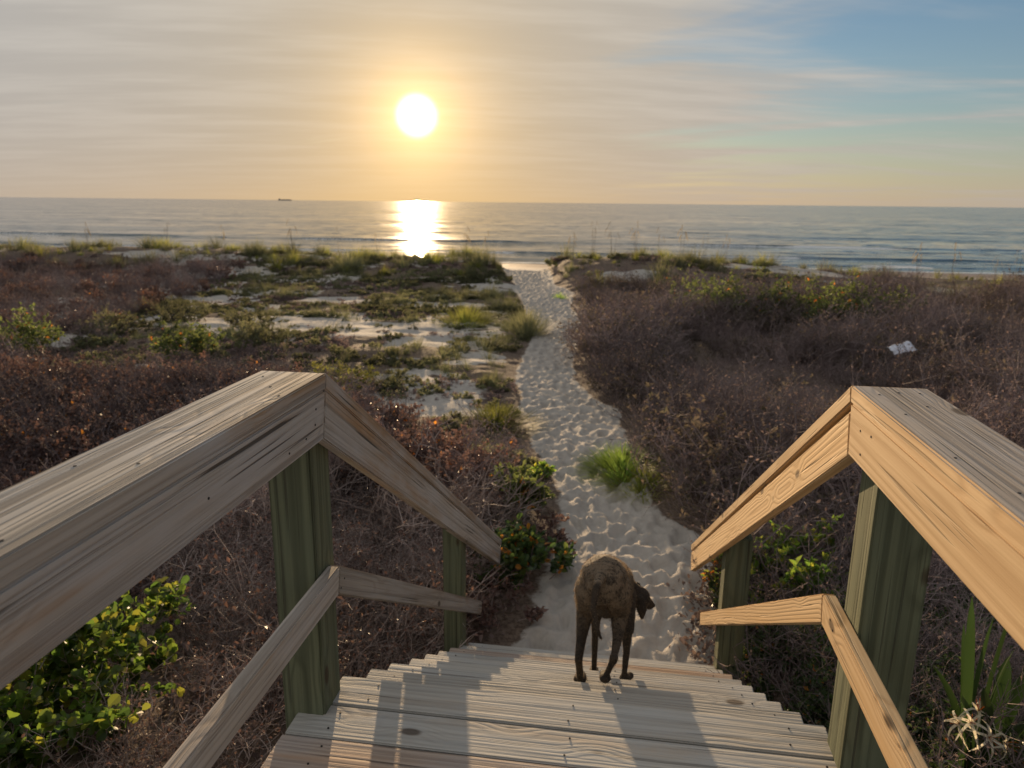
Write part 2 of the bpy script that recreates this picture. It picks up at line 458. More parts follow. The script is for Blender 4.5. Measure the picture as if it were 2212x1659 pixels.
ms = n.new('ShaderNodeMixShader'); n.put(ms.inputs[0], fz); n.l.new(wp.outputs[0], ms.inputs[1]); n.l.new(fp.outputs[0], ms.inputs[2])
finish(n, ms.outputs[0])

# ------------------------------------------------------------------ terrain
PL = [(-0.60, 3.6), (-0.45, 4.32), (-0.39, 4.64), (-0.38, 5.57), (-0.35, 6.21), (-0.44, 7.09), (-0.66, 7.7), (-0.91, 8.42), (-1.02, 9.23), (-1.34, 10.1),
      (-1.32, 10.55), (-1.51, 11.49), (-1.67, 12.9), (-1.74, 14.54), (-1.85, 17.05), (-2.86, 21.72), (-3.61, 25.83), (-4.83, 30.42), (-5.8, 36.0)]
PR = [(0.80, 3.6), (0.74, 4.33), (0.69, 5.36), (0.72, 6.1), (0.42, 6.55), (0.27, 7.22), (0.20, 7.6), (0.12, 8.43), (-0.03, 9.42), (-0.08, 10.18), (-0.44, 10.72),
      (-0.77, 11.87), (-0.86, 13.22), (-0.97, 15.61), (-1.06, 18.67), (-1.45, 20.7), (-1.63, 24.04), (-2.38, 26.13), (-3.22, 31.51), (-3.6, 36.0)]
ply = np.array([p[1] for p in PL]); plx = np.array([p[0] for p in PL])
pry = np.array([p[1] for p in PR]); prx = np.array([p[0] for p in PR])
def xl(y): return np.interp(y, ply, plx)
def xr(y): return np.interp(y, pry, prx)


SANDPATCH = [(-12.3, 20.0, 2.4, 1.0), (-7.6, 16.0, 3.4, 1.5), (-5.2, 15.6, 1.6, 1.3), (-3.9, 14.4, .8, .9), (-2.8, 9.8, 1.1, .6), (-2.6, 13.0, .7, .7),
             (0.2, 26.4, 1.3, 0.9), (6.2, 29.6, 2.4, 1.4), (-8.2, 20.6, 1.3, .8), (-5.0, 20.2, 1.3, .6), (-4.0, 24.5, 1.8, 1.0), (9.5, 27.5, 2.2, 1.0), (-14.5, 26.0, 2.5, 1.0), (-3.4, 11.6, .8, .5)]
def patch(x, y):
    s = np.zeros_like(np.asarray(x, float))
    for cx, cy, rx, ry in SANDPATCH:
        q = ((x - cx) / rx) ** 2 + ((y - cy) / ry) ** 2
        s = np.maximum(s, 1 - sstep(q, 0.15, 1.6))
    nz = fbm(np.asarray(x) / 0.75, np.asarray(y) / 0.4, 66, 4)
    return sstep(s * 0.75 + (nz - 0.5) * 1.5, 0.18, 0.62) * sstep(s, 0.02, 0.25)


def base_z(x, y):
    x = np.asarray(x, float); y = np.asarray(y, float)
    z = -1.3 + 0.18 * (fbm(x / 5.0, y / 5.0, 3, 3) - 0.5)
    pm = path_m(x, y, 0.9)
    yr = 30.0 + 2.0 * (vnoise(x / 9.0, x * 0 + 2.0, 5) - 0.5)
    amp = 0.20 + 0.35 * vnoise(x / 7.0, x * 0 + 9.0, 8) + 0.38 * sstep(-x, 9, 22) - 0.30 * sstep(x, 4, 11)
    z = z + np.clip(amp, 0.0, 1) * np.exp(-((y - yr) / 4.0) ** 2) * (1 - pm)
    z = z + 0.32 * np.exp(-(((x - 0.8) / 2.6) ** 2 + ((y - 28.5) / 2.5) ** 2)) * (1 - pm)
    z = z + 0.55 * sstep(-y, -4.6, -1.8) * sstep(np.abs(x + 0.1), 0.9, 1.7)
    d = sstep(y, 31.5, 38.0)
    beach = np.interp(y, [38, 75, 95, 400], [-2.9, -4.5, -5.8, -9.0])
    z = z * (1 - d) + beach * d
    return z - 0.07 * pm * (1 - d)


def path_m(x, y, soft=0.25):
    wob = 0.16 * (fbm(np.asarray(x) * 1.3, np.asarray(y) * 1.3, 21, 3) - 0.5)
    a = sstep(x - xl(y) + wob, -soft, soft * 0.4); b = sstep(xr(y) - x + wob, -soft, soft * 0.4)
    return a * b


def axis(fine, lim, step, grow):
    o = [0.0]; s = step
    while o[-1] < lim:
        if o[-1] > fine: s = step + grow * (o[-1] - fine)
        o.append(o[-1] + s)
    return np.array(o)


ua = axis(1.15, 170, 0.036, 0.055); U = np.concatenate([-ua[:0:-1], ua])
ys = [-8.0]
while ys[-1] < 96:
    yv = ys[-1]
    ys.append(yv + (0.25 if yv < 3 else 0.036 if yv < 11 else 0.036 + 0.0033 * (yv - 11) if yv < 34 else 0.11 + 0.06 * (yv - 34)))
YS = np.array(ys)
xc = (xl(YS) + xr(YS)) / 2
GX = xc[:, None] + U[None, :]; GY = np.repeat(YS[:, None], len(U), 1)
GZ = base_z(GX, GY)
PM = path_m(GX, GY)
GZ += 0.022 * (fbm(GX * 4.5, GY * 4.5, 31, 3) - 0.5) * (0.4 + PM)
GZ += 0.16 * (fbm(GX / 0.9, GY / 0.7, 35, 3) - 0.5) * (1 - PM) * sstep(GY, 8.5, 10.5) * (1 - sstep(GY, 33, 36))
# footprints: elongated dents with a pushed-up rim
rng = np.random.default_rng(4)
dep = np.zeros_like(GZ)
for i in range(4200):
    fy = 3.9 + 28.0 * rng.random() ** 1.5
    half = (xr(fy) - xl(fy)) / 2
    fx = (xl(fy) + xr(fy)) / 2 + half * np.clip(rng.normal(0, 0.5), -0.95, 0.95)
    th = rng.normal(0, 0.45); Ls = rng.uniform(0.10, 0.17); Ws = rng.uniform(0.045, 0.075); D = rng.uniform(0.02, 0.058)
    r0, r1 = np.searchsorted(YS, [fy - 0.3, fy + 0.3])
    if r1 - r0 < 2: continue
    uo = fx - (xl(fy) + xr(fy)) / 2
    c0, c1 = np.searchsorted(U, [uo - 0.4, uo + 0.4])
    X_ = GX[r0:r1, c0:c1] - fx; Y_ = GY[r0:r1, c0:c1] - fy
    a_ = (X_ * math.cos(th) - Y_ * math.sin(th)) / Ws; b_ = (X_ * math.sin(th) + Y_ * math.cos(th)) / Ls
    q = np.sqrt(a_ * a_ + b_ * b_)
    old = dep[r0:r1, c0:c1]
    s_ = -D * (1 - sstep(q, 0.45, 1.05)) + D * 0.42 * np.exp(-((q - 1.3) / 0.32) ** 2)
    dep[r0:r1, c0:c1] = old * (1 - 0.75 * np.exp(-(q / 1.2) ** 2)) + s_
GZ += dep * np.clip(PM * 1.3, 0, 1)
SP = patch(GX, GY)
litter = np.clip(1.0 - PM - SP * 0.9, 0, 1) * (1 - sstep(GY, 33, 36))
nearsand = sstep(GX, -2.2, -0.6) * sstep(-GX, -1.5, -0.9) * (1 - sstep(GY, 4.9, 6.2)) * 0.55
litter = np.clip(litter * 0.95 - nearsand * 0.2 * (1 - PM), 0, 1)
mid = sstep(GY, 9.0, 10.5) * sstep(xl(GY) - GX, 0.0, 1.0)
litter = litter * (1 - mid * 0.62 * (fbm(GX / 1.6, GY / 1.1, 44, 4) > 0.50))
wet = sstep(GY, 62, 68) * 0.85
ground = bpy.data.objects.new('ground', grid_mesh('ground', np.stack([GX, GY, GZ], 2), SAND, {'litter': litter, 'wet': wet}))
link(ground); tag(ground, 'pale dune sand with a trampled footpath leading to the beach', kind='structure')


def gz(x, y): return float(base_z(np.array([x]), np.array([y]))[0])


# ------------------------------------------------------------------ sea
SEA = -4.5
ya = [66.0]
while ya[-1] < 45000:
    t = ya[-1]; ya.append(t + (0.3 if t < 135 else 0.3 + 0.06 * (t - 135)))
ya = np.array(ya)
xa = np.concatenate([-np.geomspace(0.8, 40000, 150)[::-1] , np.linspace(-0.7, 0.7, 3), np.geomspace(0.8, 40000, 150)])
xa = np.unique(np.concatenate([xa, np.linspace(-120, 90, 170)]))
WX, WY = np.meshgrid(xa, ya)
WZ = np.full_like(WX, SEA)
foam = np.zeros_like(WX)
near = 1 - sstep(WY, 150, 260)
WZ += near * 0.10 * (fbm(WX / 14.0, WY / 4.0, 61, 3) - 0.5)
for yc, h, wd, sd, fo in ((117, 0.22, 1.0, 2, 0.55), (91, 0.15, 0.8, 5, 0.65), (150, 0.12, 2.0, 9, 0.0), (81, 0.10, 0.7, 12, 0.9), (200, 0.14, 3.0, 15, 0.0)):
    cy = yc + 5.0 * (fbm(WX / 45.0, WX * 0 + sd, 70 + sd, 2) - 0.5) + 0.02 * WX
    hh_ = h * (0.6 + 0.6 * sstep(fbm(WX / 22.0, WX * 0 + 3.0, 90 + sd, 2), 0.28, 0.62))
    t = WY - cy
    prof = np.where(t < 0, np.exp(-(t / (wd * 0.55)) ** 2), np.exp(-(t / (wd * 2.2)) ** 2))
    WZ += hh_ * prof
    fr = fo + 0.9 * sstep(WX, 14, 40) * (fo > 0)
    foam = np.maximum(foam, fr * np.exp(-((t + wd * 0.9) / (wd * 1.3)) ** 2) * sstep(fbm(WX / 9.0, WY / 6.0, 33 + sd, 2), 0.35, 0.6))
foam = np.maximum(foam, 0.55 * np.exp(-((WY - 86.5 - 3.0 * fbm(WX / 11, WX * 0 + 4, 13, 3)) / 0.9) ** 2) * sstep(fbm(WX / 5.0, WY / 3.0, 37, 2), 0.35, 0.6))
foam = np.maximum(foam, 0.75 * np.exp(-((WY - 75.6 - 1.2 * fbm(WX / 8, WX * 0, 3, 2)) / 0.7) ** 2))
sea = bpy.data.objects.new('sea', grid_mesh('sea', np.stack([WX, WY, WZ], 2), WATER, {'foam': foam}))
link(sea); tag(sea, 'calm sea with low breaking waves and a path of sunlight', kind='structure')

# ------------------------------------------------------------------ the stairway
ST = empty('wooden_stairway', (0, 2.0, 0))
tag(ST, 'weathered wooden boardwalk stairway with handrails leading down to the sand', 'stairway')


def wbox(name, x0, x1, y0, y1, z0, z1, mats, parent, long='x', bev=0.004, top=None, rot=0.0, jit=0.0):
    """board as a bevelled box; local X is the long axis"""
    c = Vector(((x0 + x1) / 2, (y0 + y1) / 2, (z0 + z1) / 2))
    sx, sy, sz = x1 - x0, y1 - y0, z1 - z0
    if long == 'x': L, W, H, M = sx, sy, sz, Matrix.Identity(3)
    elif long == 'y': L, W, H, M = sy, sx, sz, Matrix(((0, -1, 0), (1, 0, 0), (0, 0, 1)))
    else: L, W, H, M = sz, sy, sx, Matrix(((0, 0, -1), (0, 1, 0), (1, 0, 0)))
    bm = bmesh.new(); bmesh.ops.create_cube(bm, size=1.0)
    bmesh.ops.scale(bm, vec=(L, W, H), verts=bm.verts)
    bmesh.ops.bevel(bm, geom=bm.edges[:], offset=bev, segments=2, affect='EDGES')
    me = bpy.data.meshes.new(name); bm.to_mesh(me); bm.free()
    for m in (mats if isinstance(mats, list) else [mats]): me.materials.append(m)
    o = bpy.data.objects.new(name, me)
    link(o, parent)
    M4 = M.to_4x4(); M4.translation = c
    if parent: o.matrix_parent_inverse = Matrix.Translation(-Vector(parent.location))
    o.matrix_basis = M4
    return o


def plank(name, poly, x0, x1, ang, mats, parent, bev=0.004, topmat=False, label=None):
    """poly: (y,z) outline in world; extruded from x0 to x1; the grain follows the slope angle"""
    org = Vector(((x0 + x1) / 2, sum(p[0] for p in poly) / len(poly), sum(p[1] for p in poly) / len(poly)))
    ca, sa = math.cos(ang), math.sin(ang)
    bm = bmesh.new()
    loc = []
    for (y, z) in poly:
        a, b = y - org.y, z - org.z
        loc.append((a * ca + b * sa, -a * sa + b * ca))
    hx = (x1 - x0) / 2
    # local X along grain, local Y = -world X, local Z up
    va = [bm.verts.new((a, hx, b)) for a, b in loc]; vb = [bm.verts.new((a, -hx, b)) for a, b in loc]
    k = len(poly)
    bm.faces.new(va); bm.faces.new(vb[::-1])
    for i in range(k):
        bm.faces.new((va[(i + 1) % k], va[i], vb[i], vb[(i + 1) % k]))
    bmesh.ops.recalc_face_normals(bm, faces=bm.faces[:])
    bmesh.ops.bevel(bm, geom=bm.edges[:], offset=bev, segments=2, affect='EDGES')
    if topmat:
        bm.normal_update()
        for f in bm.faces:
            if f.normal.z > 0.8: f.material_index = 1
    me = bpy.data.meshes.new(name); bm.to_mesh(me); bm.free()
    for m in (mats if isinstance(mats, list) else [mats]): me.materials.append(m)
    o = bpy.data.objects.new(name, me); link(o, parent)
    M = Matrix(((0, -1, 0, org.x), (ca, 0, -sa, org.y), (sa, 0, ca, org.z), (0, 0, 0, 1)))
    if parent: o.matrix_parent_inverse = Matrix.Translation(-Vector(parent.location))
    o.matrix_basis = M
    if label: o['label'] = label
    return o


screw_me = None
def screw(parent, p, nrm):
    """small sunk screw head, a sub-part of its board"""
    global screw_me
    if screw_me is None:
        g = Geo(); g.tube([(0, 0, -0.004), (0, 0, 0.0012)], [0.0030, 0.0030], 8); screw_me = g.mesh('screw', SCREW)
    o = bpy.data.objects.new('screw', screw_me); link(o, parent)
    mw = parent.matrix_parent_inverse @ parent.matrix_basis
    mw = (Matrix.Translation(parent.parent.location) @ mw) if parent.parent else mw
    o.matrix_parent_inverse = mw.inverted()
    o.matrix_basis = Matrix.Translation(p) @ Vector(nrm).to_track_quat('Z', 'Y').to_matrix().to_4x4()


rs = random.Random(3)
TL_, TR_ = -0.840, 0.656
# deck boards: the two nearest the steps, then back under the photographer
yb = 2.022
k = 0
while yb > -1.7:
    y0 = yb - 0.138
    wide = 0.0 if k == 0 else 0.072
    a, b = TL_ - wide, TR_ + wide
    o = wbox('deck_board', a + rs.uniform(-.004, .004), b + rs.uniform(-.004, .004), y0, yb, -0.038, rs.uniform(-0.002, 0.001), DECKB if k in (2, 5, 6) else DECK, ST)
    if k < 3:
        for sx in (a + 0.12, -0.1, b - 0.12):
            screw(o, (sx, y0 + 0.035, 0.0), (0, 0, 1)); screw(o, (sx + .01, y0 + 0.105, 0.0), (0, 0, 1))
    yb = y0 - 0.006
    k += 1
# treads: two boards each, and a riser-free stringer pair
NS = 8
for i in range(1, NS + 1):
    yf = 2.02 + 0.252 * i; zt = -0.146 * i
    for j in (0, 1):
        y1 = yf - j * 0.142; y0 = y1 - 0.136
        o = wbox('tread', TL_ + rs.uniform(-.006, .006), TR_ + rs.uniform(-.006, .006), y0, y1, zt - 0.038, zt + rs.uniform(-.002, .001), DECKB if (i * 2 + j) in (5, 12) else DECK, ST)
        if j == 0:
            for sx in (TL_ + .09, 0.05, TR_ - .10): screw(o, (sx + rs.uniform(-.01, .01), yf - .03, zt), (0, 0, 1))
for sx in (-0.78, -0.11, 0.58):
    plank('stringer', [(2.0, -0.045), (2.0, -0.30), (4.02, -1.48), (4.02, -1.215)], sx - .019, sx + .019, math.atan(-.579), GREEN, ST)
wbox('deck_beam', -0.9, 0.72, 1.62, 1.66, -0.24, -0.045, GREEN, ST)
wbox('deck_beam', -0.9, 0.72, -0.9, -0.86, -0.24, -0.045, GREEN, ST)
# posts
for nm, a in (('upper left', (-0.953, -0.823, 1.827, 1.957, -1.0, 0.996)), ('upper right', (0.645, 0.792, 1.822, 1.957, -1.0, 0.996)),
              ('lower left', (-0.935, -0.825, 3.76, 3.875, -1.6, -0.275)), ('lower right', (0.647, 0.787, 3.95, 4.085, -1.6, -0.305)),
              ('rear left', (-0.953, -0.823, -0.95, -0.82, -1.0, 0.996)), ('rear right', (0.645, 0.785, -0.95, -0.82, -1.0, 0.996))):
    wbox('post', *a, GREEN, ST, long='z', bev=0.006)

ZT, ZC, ZB = 1.045, 1.001, 0.868
def railing(side, xin, yp, slope, yend, midslope, midend, fasc, captop, capside, midm, gap0, gap1, endcut, zmid):
    s = side                                    # -1 left, 1 right: xin is the inner face
    xa_, xb_ = sorted((xin, xin + s * 0.038))   # side board between the posts and the walkway
    ca_, cb_ = sorted((xin - s * 0.001, xin + s * 0.186))
    cut = 0.040
    th = math.atan(slope)
    nm = 'left' if s < 0 else 'right'
    cap = plank('handrail_cap', [(-1.6, ZC), (yp - .013, ZC), (yp - .002, ZT), (-1.6, ZT)], ca_, cb_, 0.0, [capside, captop], ST, topmat=True)
    brd = plank('handrail_board', [(-1.6, ZB), (yp - cut, ZB), (yp - .013, ZC - .001), (-1.6, ZC - .001)], xa_, xb_, 0.0, fasc, ST)
    dz = lambda y: slope * (y - yp)
    capd = plank('handrail_cap', [(yp + .002, ZT), (yp - .010, ZC), (yend - .03, ZC + dz(yend) + .005), (yend, ZT + dz(yend))], ca_, cb_, th, [capside, captop], ST, topmat=True)
    plank('handrail_board', [(yp - .009, ZC - .002 - gap0), (yp - cut + .003, ZB - gap0 * .3), (yend - endcut, ZB + dz(yend) + .01), (yend - .03, ZC + dz(yend) - gap1)], xa_, xb_, th, fasc, ST)
    zt_, zb_ = zmid, zmid - 0.083
    md = lambda y: midslope * (y - yp)
    mid = plank('middle_rail', [(-1.6, zb_), (yp + .01, zb_), (yp + .03, zt_), (-1.6, zt_)], xa_, xb_, 0.0, midm, ST)
    plank('middle_rail', [(yp + .034, zt_), (yp + .013, zb_), (midend - .02, zb_ + md(midend)), (midend, zt_ + md(midend))], xa_, xb_, math.atan(midslope), midm, ST)
    return cap, brd, capd, mid


Lc, Lb, Ld, Lm = railing(-1, -0.783, 1.870, -0.632, 4.93, -0.613, 4.16, GREYBROWN, GREY, GREYBROWN, GREYBROWN, 0.0, 0.0, 0.07, 0.455)
Rc, Rb, Rd, Rm = railing(1, 0.605, 1.993, -0.617, 5.29, -0.605, 4.51, PINE, TOPGREY, PINE, PINE, 0.022, 0.004, 0.10, 0.425)
for (x, y) in ((-0.93, 1.80), (-0.86, 1.70), (-0.80, 1.62), (-0.83, 1.13), (-0.93, 1.10), (-0.82, 0.82), (-0.90, 0.84)): screw(Lc, (x, y, ZT), (0, 0, 1))
for (y, z) in ((1.79, 0.965), (1.78, 0.925), (1.72, 0.905), (1.62, 0.90), (1.26, 0.93)): screw(Lb, (-0.783, y, z), (1, 0, 0))
for (x, y) in ((0.645, 1.90), (0.70, 1.93), (0.75, 1.93), (0.645, 1.72), (0.63, 1.42), (0.66, 1.25), (0.72, 1.80)): screw(Rc, (x, y, ZT), (0, 0, 1))
for (y, z) in ((1.88, 0.955), (1.86, 0.90), (1.80, 0.965)): screw(Rb, (0.605, y, z), (-1, 0, 0))
for (y, z) in ((1.93, 0.40), (1.90, 0.385)): screw(Lm, (-0.783, y, z), (1, 0, 0)); screw(Rm, (0.605, y, z), (-1, 0, 0))

# ------------------------------------------------------------------ plant prototypes
def rnd_dir(r, up=0.3):
    a = r.uniform(0, 2 * math.pi); z = r.uniform(up, 1.0)
    q = math.sqrt(max(0, 1 - z * z))
    return Vector((math.cos(a) * q, math.sin(a) * q, z))


def branch(g, r, p, d, L, rad, lvl, mx, mi, leaf=None, kids=(3, 5), wob=0.35, sides=3, curl=0.0):
    pts = [p.copy()]; rr = [rad]; cd = d.copy(); ns = 3
    for i in range(ns):
        cd = (cd + Vector((r.uniform(-1, 1), r.uniform(-1, 1), r.uniform(-.7, .9) + curl)) * wob).normalized()
        pts.append(pts[-1] + cd * L / ns); rr.append(rad * (1 - 0.75 * (i + 1) / ns))
    g.tube(pts, rr, sides, mi)
    if lvl < mx:
        for k in range(r.randint(*kids)):
            t = r.uniform(0.3, 1.0); i = min(int(t * ns), ns - 1); q = pts[i].lerp(pts[i + 1], t * ns - i)
            nd = (cd * 0.6 + Vector((r.uniform(-1, 1), r.uniform(-1, 1), r.uniform(-.5, .8)))).normalized()
            branch(g, r, q, nd, L * r.uniform(0.42, 0.68), rad * 0.6, lvl + 1, mx, mi, leaf, kids, wob, 3, curl)
    if leaf and lvl >= mx - 1:
        leaf(g, r, pts, cd)


def leafer(n, L, W, mi, oval=False, mi2=None, p2=0.0):
    def f(g, r, pts, cd):
        for k in range(n):
            i = r.randint(1, len(pts) - 1)
            q = pts[i - 1].lerp(pts[i], r.random())
            dd = (cd * 0.5 + rnd_dir(r, -0.6)).normalized()
            m_ = mi2 if (mi2 is not None and r.random() < p2) else mi
            s = r.uniform(0.65, 1.25)
            (g.oval if oval else g.leaf)(q, dd, rnd_dir(r, 0.3), L * s, W * s, m_)
    return f


def shrub(seed, H, W, stems, mx=2, mats=(TWIG, DRYLEAF), leaf=None, rad=0.008, kids=(3, 4), wob=0.35, tilt=0.35, curl=0.0):
    r = random.Random(seed); g = Geo()
    for i in range(stems):
        a = r.uniform(0, 6.283); q = r.random() ** 0.5
        p = Vector((math.cos(a) * q * W * 0.3, math.sin(a) * q * W * 0.3, -0.04))
        d = Vector((math.cos(a) * q * W / H * 0.55, math.sin(a) * q * W / H * 0.55, tilt + 0.5)).normalized()
        branch(g, r, p, d, H * r.uniform(0.55, 0.85), rad * r.uniform(.7, 1.2), 0, mx, 0, leaf, kids, wob, 3, curl)
    return g


def tuft(seed, n, H, spread, W=0.006, bend=0.6, base=0.1, mi=0):
    r = random.Random(seed); g = Geo()
    for i in range(n):
        a = r.uniform(0, 6.283); q = r.random()
        g.blade((math.cos(a) * base * q, math.sin(a) * base * q, -0.03), (math.cos(a) * spread * q, math.sin(a) * spread * q, 1.0),
                H * r.uniform(0.55, 1.1), W * r.uniform(.7, 1.3), bend * r.uniform(.4, 1.3), mi)
    return g


def proto(name, geo, mats):
    return bpy.data.objects.new(name, geo.mesh(name, mats))


BARE = [proto('bare_shrub_a%d' % i, shrub(100 + i, 0.75, 0.95, 13, 2, leaf=leafer(1, 0.026, 0.013, 1), rad=0.006), [TWIG, BROWNLEAF]) for i in range(4)]
DRY = [proto('dry_shrub_a%d' % i, shrub(200 + i, 0.50, 0.8, 11, 2, leaf=leafer(6, 0.05, 0.034, 1, False, 2, 0.015), rad=0.006), [TWIG, DRYLEAF, ORANGELEAF]) for i in range(4)]
DRYB = [proto('dull_shrub_a%d' % i, shrub(250 + i, 0.6, 0.75, 10, 2, leaf=leafer(3, 0.045, 0.028, 1), rad=0.006), [TWIG, DULL]) for i in range(2)]
PALE = [proto('pale_tangle_a%d' % i, shrub(270 + i, 0.6, 0.9, 12, 2, leaf=leafer(1, 0.03, 0.02, 1), rad=0.008, wob=0.45, tilt=0.2), [TWIGP, DRYLEAF]) for i in range(3)]
LEAFY = [proto('leafy_shrub_a%d' % i, shrub(300 + i, 0.45, 0.6, 10, 2, leaf=leafer(6, 0.05, 0.028, 1, False, 2, 0.03), rad=0.005), [TWIG, DARKLEAF, ORANGELEAF]) for i in range(3)]
MAT = [proto('low_mat_a%d' % i, shrub(400 + i, 0.16, 0.6, 12, 2, leaf=leafer(5, 0.04, 0.022, 1), rad=0.003, tilt=0.1), [TWIG, GRASSO]) for i in range(3)]
MATB = [proto('low_mat_b%d' % i, shrub(430 + i, 0.16, 0.6, 14, 2, leaf=leafer(2, 0.04, 0.02, 1), rad=0.004, tilt=0.1), [TWIG, BROWNLEAF]) for i in range(2)]
OLIVE = [proto('olive_tuft_a%d' % i, tuft(500 + i, 110, 0.42, 0.8, 0.008, 0.7, 0.2), [GRASSO]) for i in range(3)]
OATT = [proto('ridge_tuft_a%d' % i, tuft(520 + i, 120, 0.55, 0.7, 0.010, 0.6, 0.22), [GRASSO]) for i in range(2)] + \
       [proto('ridge_tuft_b%d' % i, tuft(530 + i, 120, 0.45, 0.7, 0.010, 0.6, 0.22), [GRASSY]) for i in range(1)]
LITTERP = []
for i in range(3):
    r = random.Random(600 + i); g = Geo()
    for k in range(40):
        g.oval((r.uniform(-.25, .25), r.uniform(-.25, .25), r.uniform(0.005, .03)), rnd_dir(r, -0.15), rnd_dir(r, 0.5), r.uniform(.03, .07), r.uniform(.02, .04), 0, r.uniform(0, .4))
    LITTERP.append(proto('litter_a%d' % i, g, [leafmat('fallen_leaf_%d' % i, [(0.16, 0.11, 0.09), (0.27, 0.20, 0.175), (0.11, 0.075, 0.065)], 0.15, 0.6, 0.3)]))


def scatter(name, pts, protos, label, seed=1, smin=0.8, smax=1.25, flat=None, zs=None):
    """one 'stuff' object: plants instanced on its points"""
    r = np.random.default_rng(seed)
    P = np.array(pts, float); N = len(P)
    z = base_z(P[:, 0], P[:, 1]) - 0.02
    if zs is not None: z = z + zs
    co = np.stack([P[:, 0], P[:, 1], z], 1)
    sc_ = r.uniform(smin, smax, N)
    if P.shape[1] > 2: sc_ = sc_ * P[:, 2]
    me = bpy.data.meshes.new(name)
    me.vertices.add(N); me.vertices.foreach_set('co', co.reshape(-1).astype(np.float32))
    rot = np.stack([r.normal(0, .10, N), r.normal(0, .10, N), r.uniform(0, 6.283, N)], 1)
    me.attributes.new('rot', 'FLOAT_VECTOR', 'POINT').data.foreach_set('vector', rot.reshape(-1).astype(np.float32))
    me.attributes.new('scl', 'FLOAT', 'POINT').data.foreach_set('value', sc_.astype(np.float32))
    me.attributes.new('idx', 'INT', 'POINT').data.foreach_set('value', r.integers(0, len(protos), N).astype(np.int32))
    me.update()
    o = link(bpy.data.objects.new(name, me))
    pc = bpy.data.collections.new(name + '_plants')
    for q in protos: pc.objects.link(q)
    ng = bpy.data.node_groups.new(name + '_nodes', 'GeometryNodeTree')
    ng.interface.new_socket('Geometry', in_out='INPUT', socket_type='NodeSocketGeometry')
    ng.interface.new_socket('Geometry', in_out='OUTPUT', socket_type='NodeSocketGeometry')
    gi = ng.nodes.new('NodeGroupInput'); go = ng.nodes.new('NodeGroupOutput')
    ci = ng.nodes.new('GeometryNodeCollectionInfo'); ci.inputs['Collection'].default_value = pc
    ci.inputs['Separate Children'].default_value = True; ci.inputs['Reset Children'].default_value = True
    ip = ng.nodes.new('GeometryNodeInstanceOnPoints'); ip.inputs['Pick Instance'].default_value = True
    def na(nm, ty):
        q = ng.nodes.new('GeometryNodeInputNamedAttribute'); q.data_type = ty; q.inputs['Name'].default_value = nm
        return q.outputs['Attribute']
    ng.links.new(gi.outputs[0], ip.inputs['Points']); ng.links.new(ci.outputs[0], ip.inputs['Instance'])
    ng.links.new(na('idx', 'INT'), ip.inputs['Instance Index']); ng.links.new(na('rot', 'FLOAT_VECTOR'), ip.inputs['Rotation'])
    ng.links.new(na('scl', 'FLOAT'), ip.inputs['Scale'])
    ng.links.new(ip.outputs[0], go.inputs[0])
    md = o.modifiers.new('plants', 'NODES'); md.node_group = ng
    tag(o, label, kind='stuff')
    return o


def sample(N, x0, x1, y0, y1, fn, seed, ypow=1.0):
    r = np.random.default_rng(seed)
    x = r.uniform(x0, x1, N); y = y0 + (y1 - y0) * r.random(N) ** ypow
    kk = fn(x, y) > r.random(N)
    return np.stack([x[kk], y[kk]], 1)


NFX = [-40, -9.48, -7.0, -5.14, -3.9, -2.75, -1.82, -0.96, -0.55, -0.37, 0]
NFY = [10.4, 10.0, 9.8, 9.84, 9.2, 8.25, 7.5, 7.45, 6.7, 6.0, 5.0]
def nearfront(x): return np.interp(x, NFX, NFY)


def infov(x, y): return (x > -0.98 * y - 2.5) & (x < 0.52 * y + 2.5)


# right thicket
def f_right(x, y):
    e = x - xr(y)
    m = (e > 0.32) & infov(x, y) & (patch(x, y) < 0.3) & ~((np.abs(x) < 1.05) & (y < 5.3))
    clump = ((x - 0.05) ** 2 + (y - 7.55) ** 2) > 0.25
    return m * clump * (1 - sstep(y, 22.0, 26.0)) * 1.0
p = sample(3600, -2.0, 16, 4.9, 28, f_right, 11, 1.15)
p = np.c_[p, 0.45 + 1.05 * sstep(fbm(p[:, 0] / 1.5, p[:, 1] / 1.5, 77, 2), 0.25, 0.8) - 0.45 * (1 - sstep(p[:, 0] - xr(p[:, 1]), 0.3, 1.0))]
scatter('bare_thicket', p, BARE + DRYB, 'dense leafless purple-brown scrub covering the dune right of the path', 12, 0.8, 1.15)
# left far thicket
def f_lfar(x, y): return ((x < -10.2 - 0.28 * (y - 12)) & infov(x, y)) * sstep(y, 10.8, 12.0) * (1 - sstep(y, 25, 28))
p = sample(1700, -34, -9, 10.5, 28, f_lfar, 13)
p = np.c_[p, 0.55 + 0.4 * fbm(p[:, 0] / 2.2, p[:, 1] / 2.2, 78, 3)]
scatter('brown_scrub', p, BARE[:2] + DRY[:1], 'low brown scrub filling the far left of the dune', 14, 0.8, 1.15)
# near left dry-leaf thicket
def f_lnear(x, y):
    m = (y < nearfront(x)) & infov(x, y) & (x < xl(y) - 0.32) & (x < -1.15 - 0.0 * y)
    bare = (x > -3.3) & (y < 6.3)
    return m * np.where(bare, 0.03, 1.0)
p = sample(1900, -13, -0.6, 2.3, 10.2, f_lnear, 15)
p = np.c_[p, 0.75 + 0.5 * fbm(p[:, 0] / 1.2, p[:, 1] / 1.2, 79, 3) - 0.3 * (p[:, 1] < 6.2) * (p[:, 0] < -2.0) - 0.58 * (1 - sstep(xl(p[:, 1]) - p[:, 0], 0.3, 1.5))]
scatter('dry_leaf_thicket', p, DRY + BARE[:2], 'tangled scrub with withered reddish-brown leaves left of the stairway', 16, 0.75, 1.15)
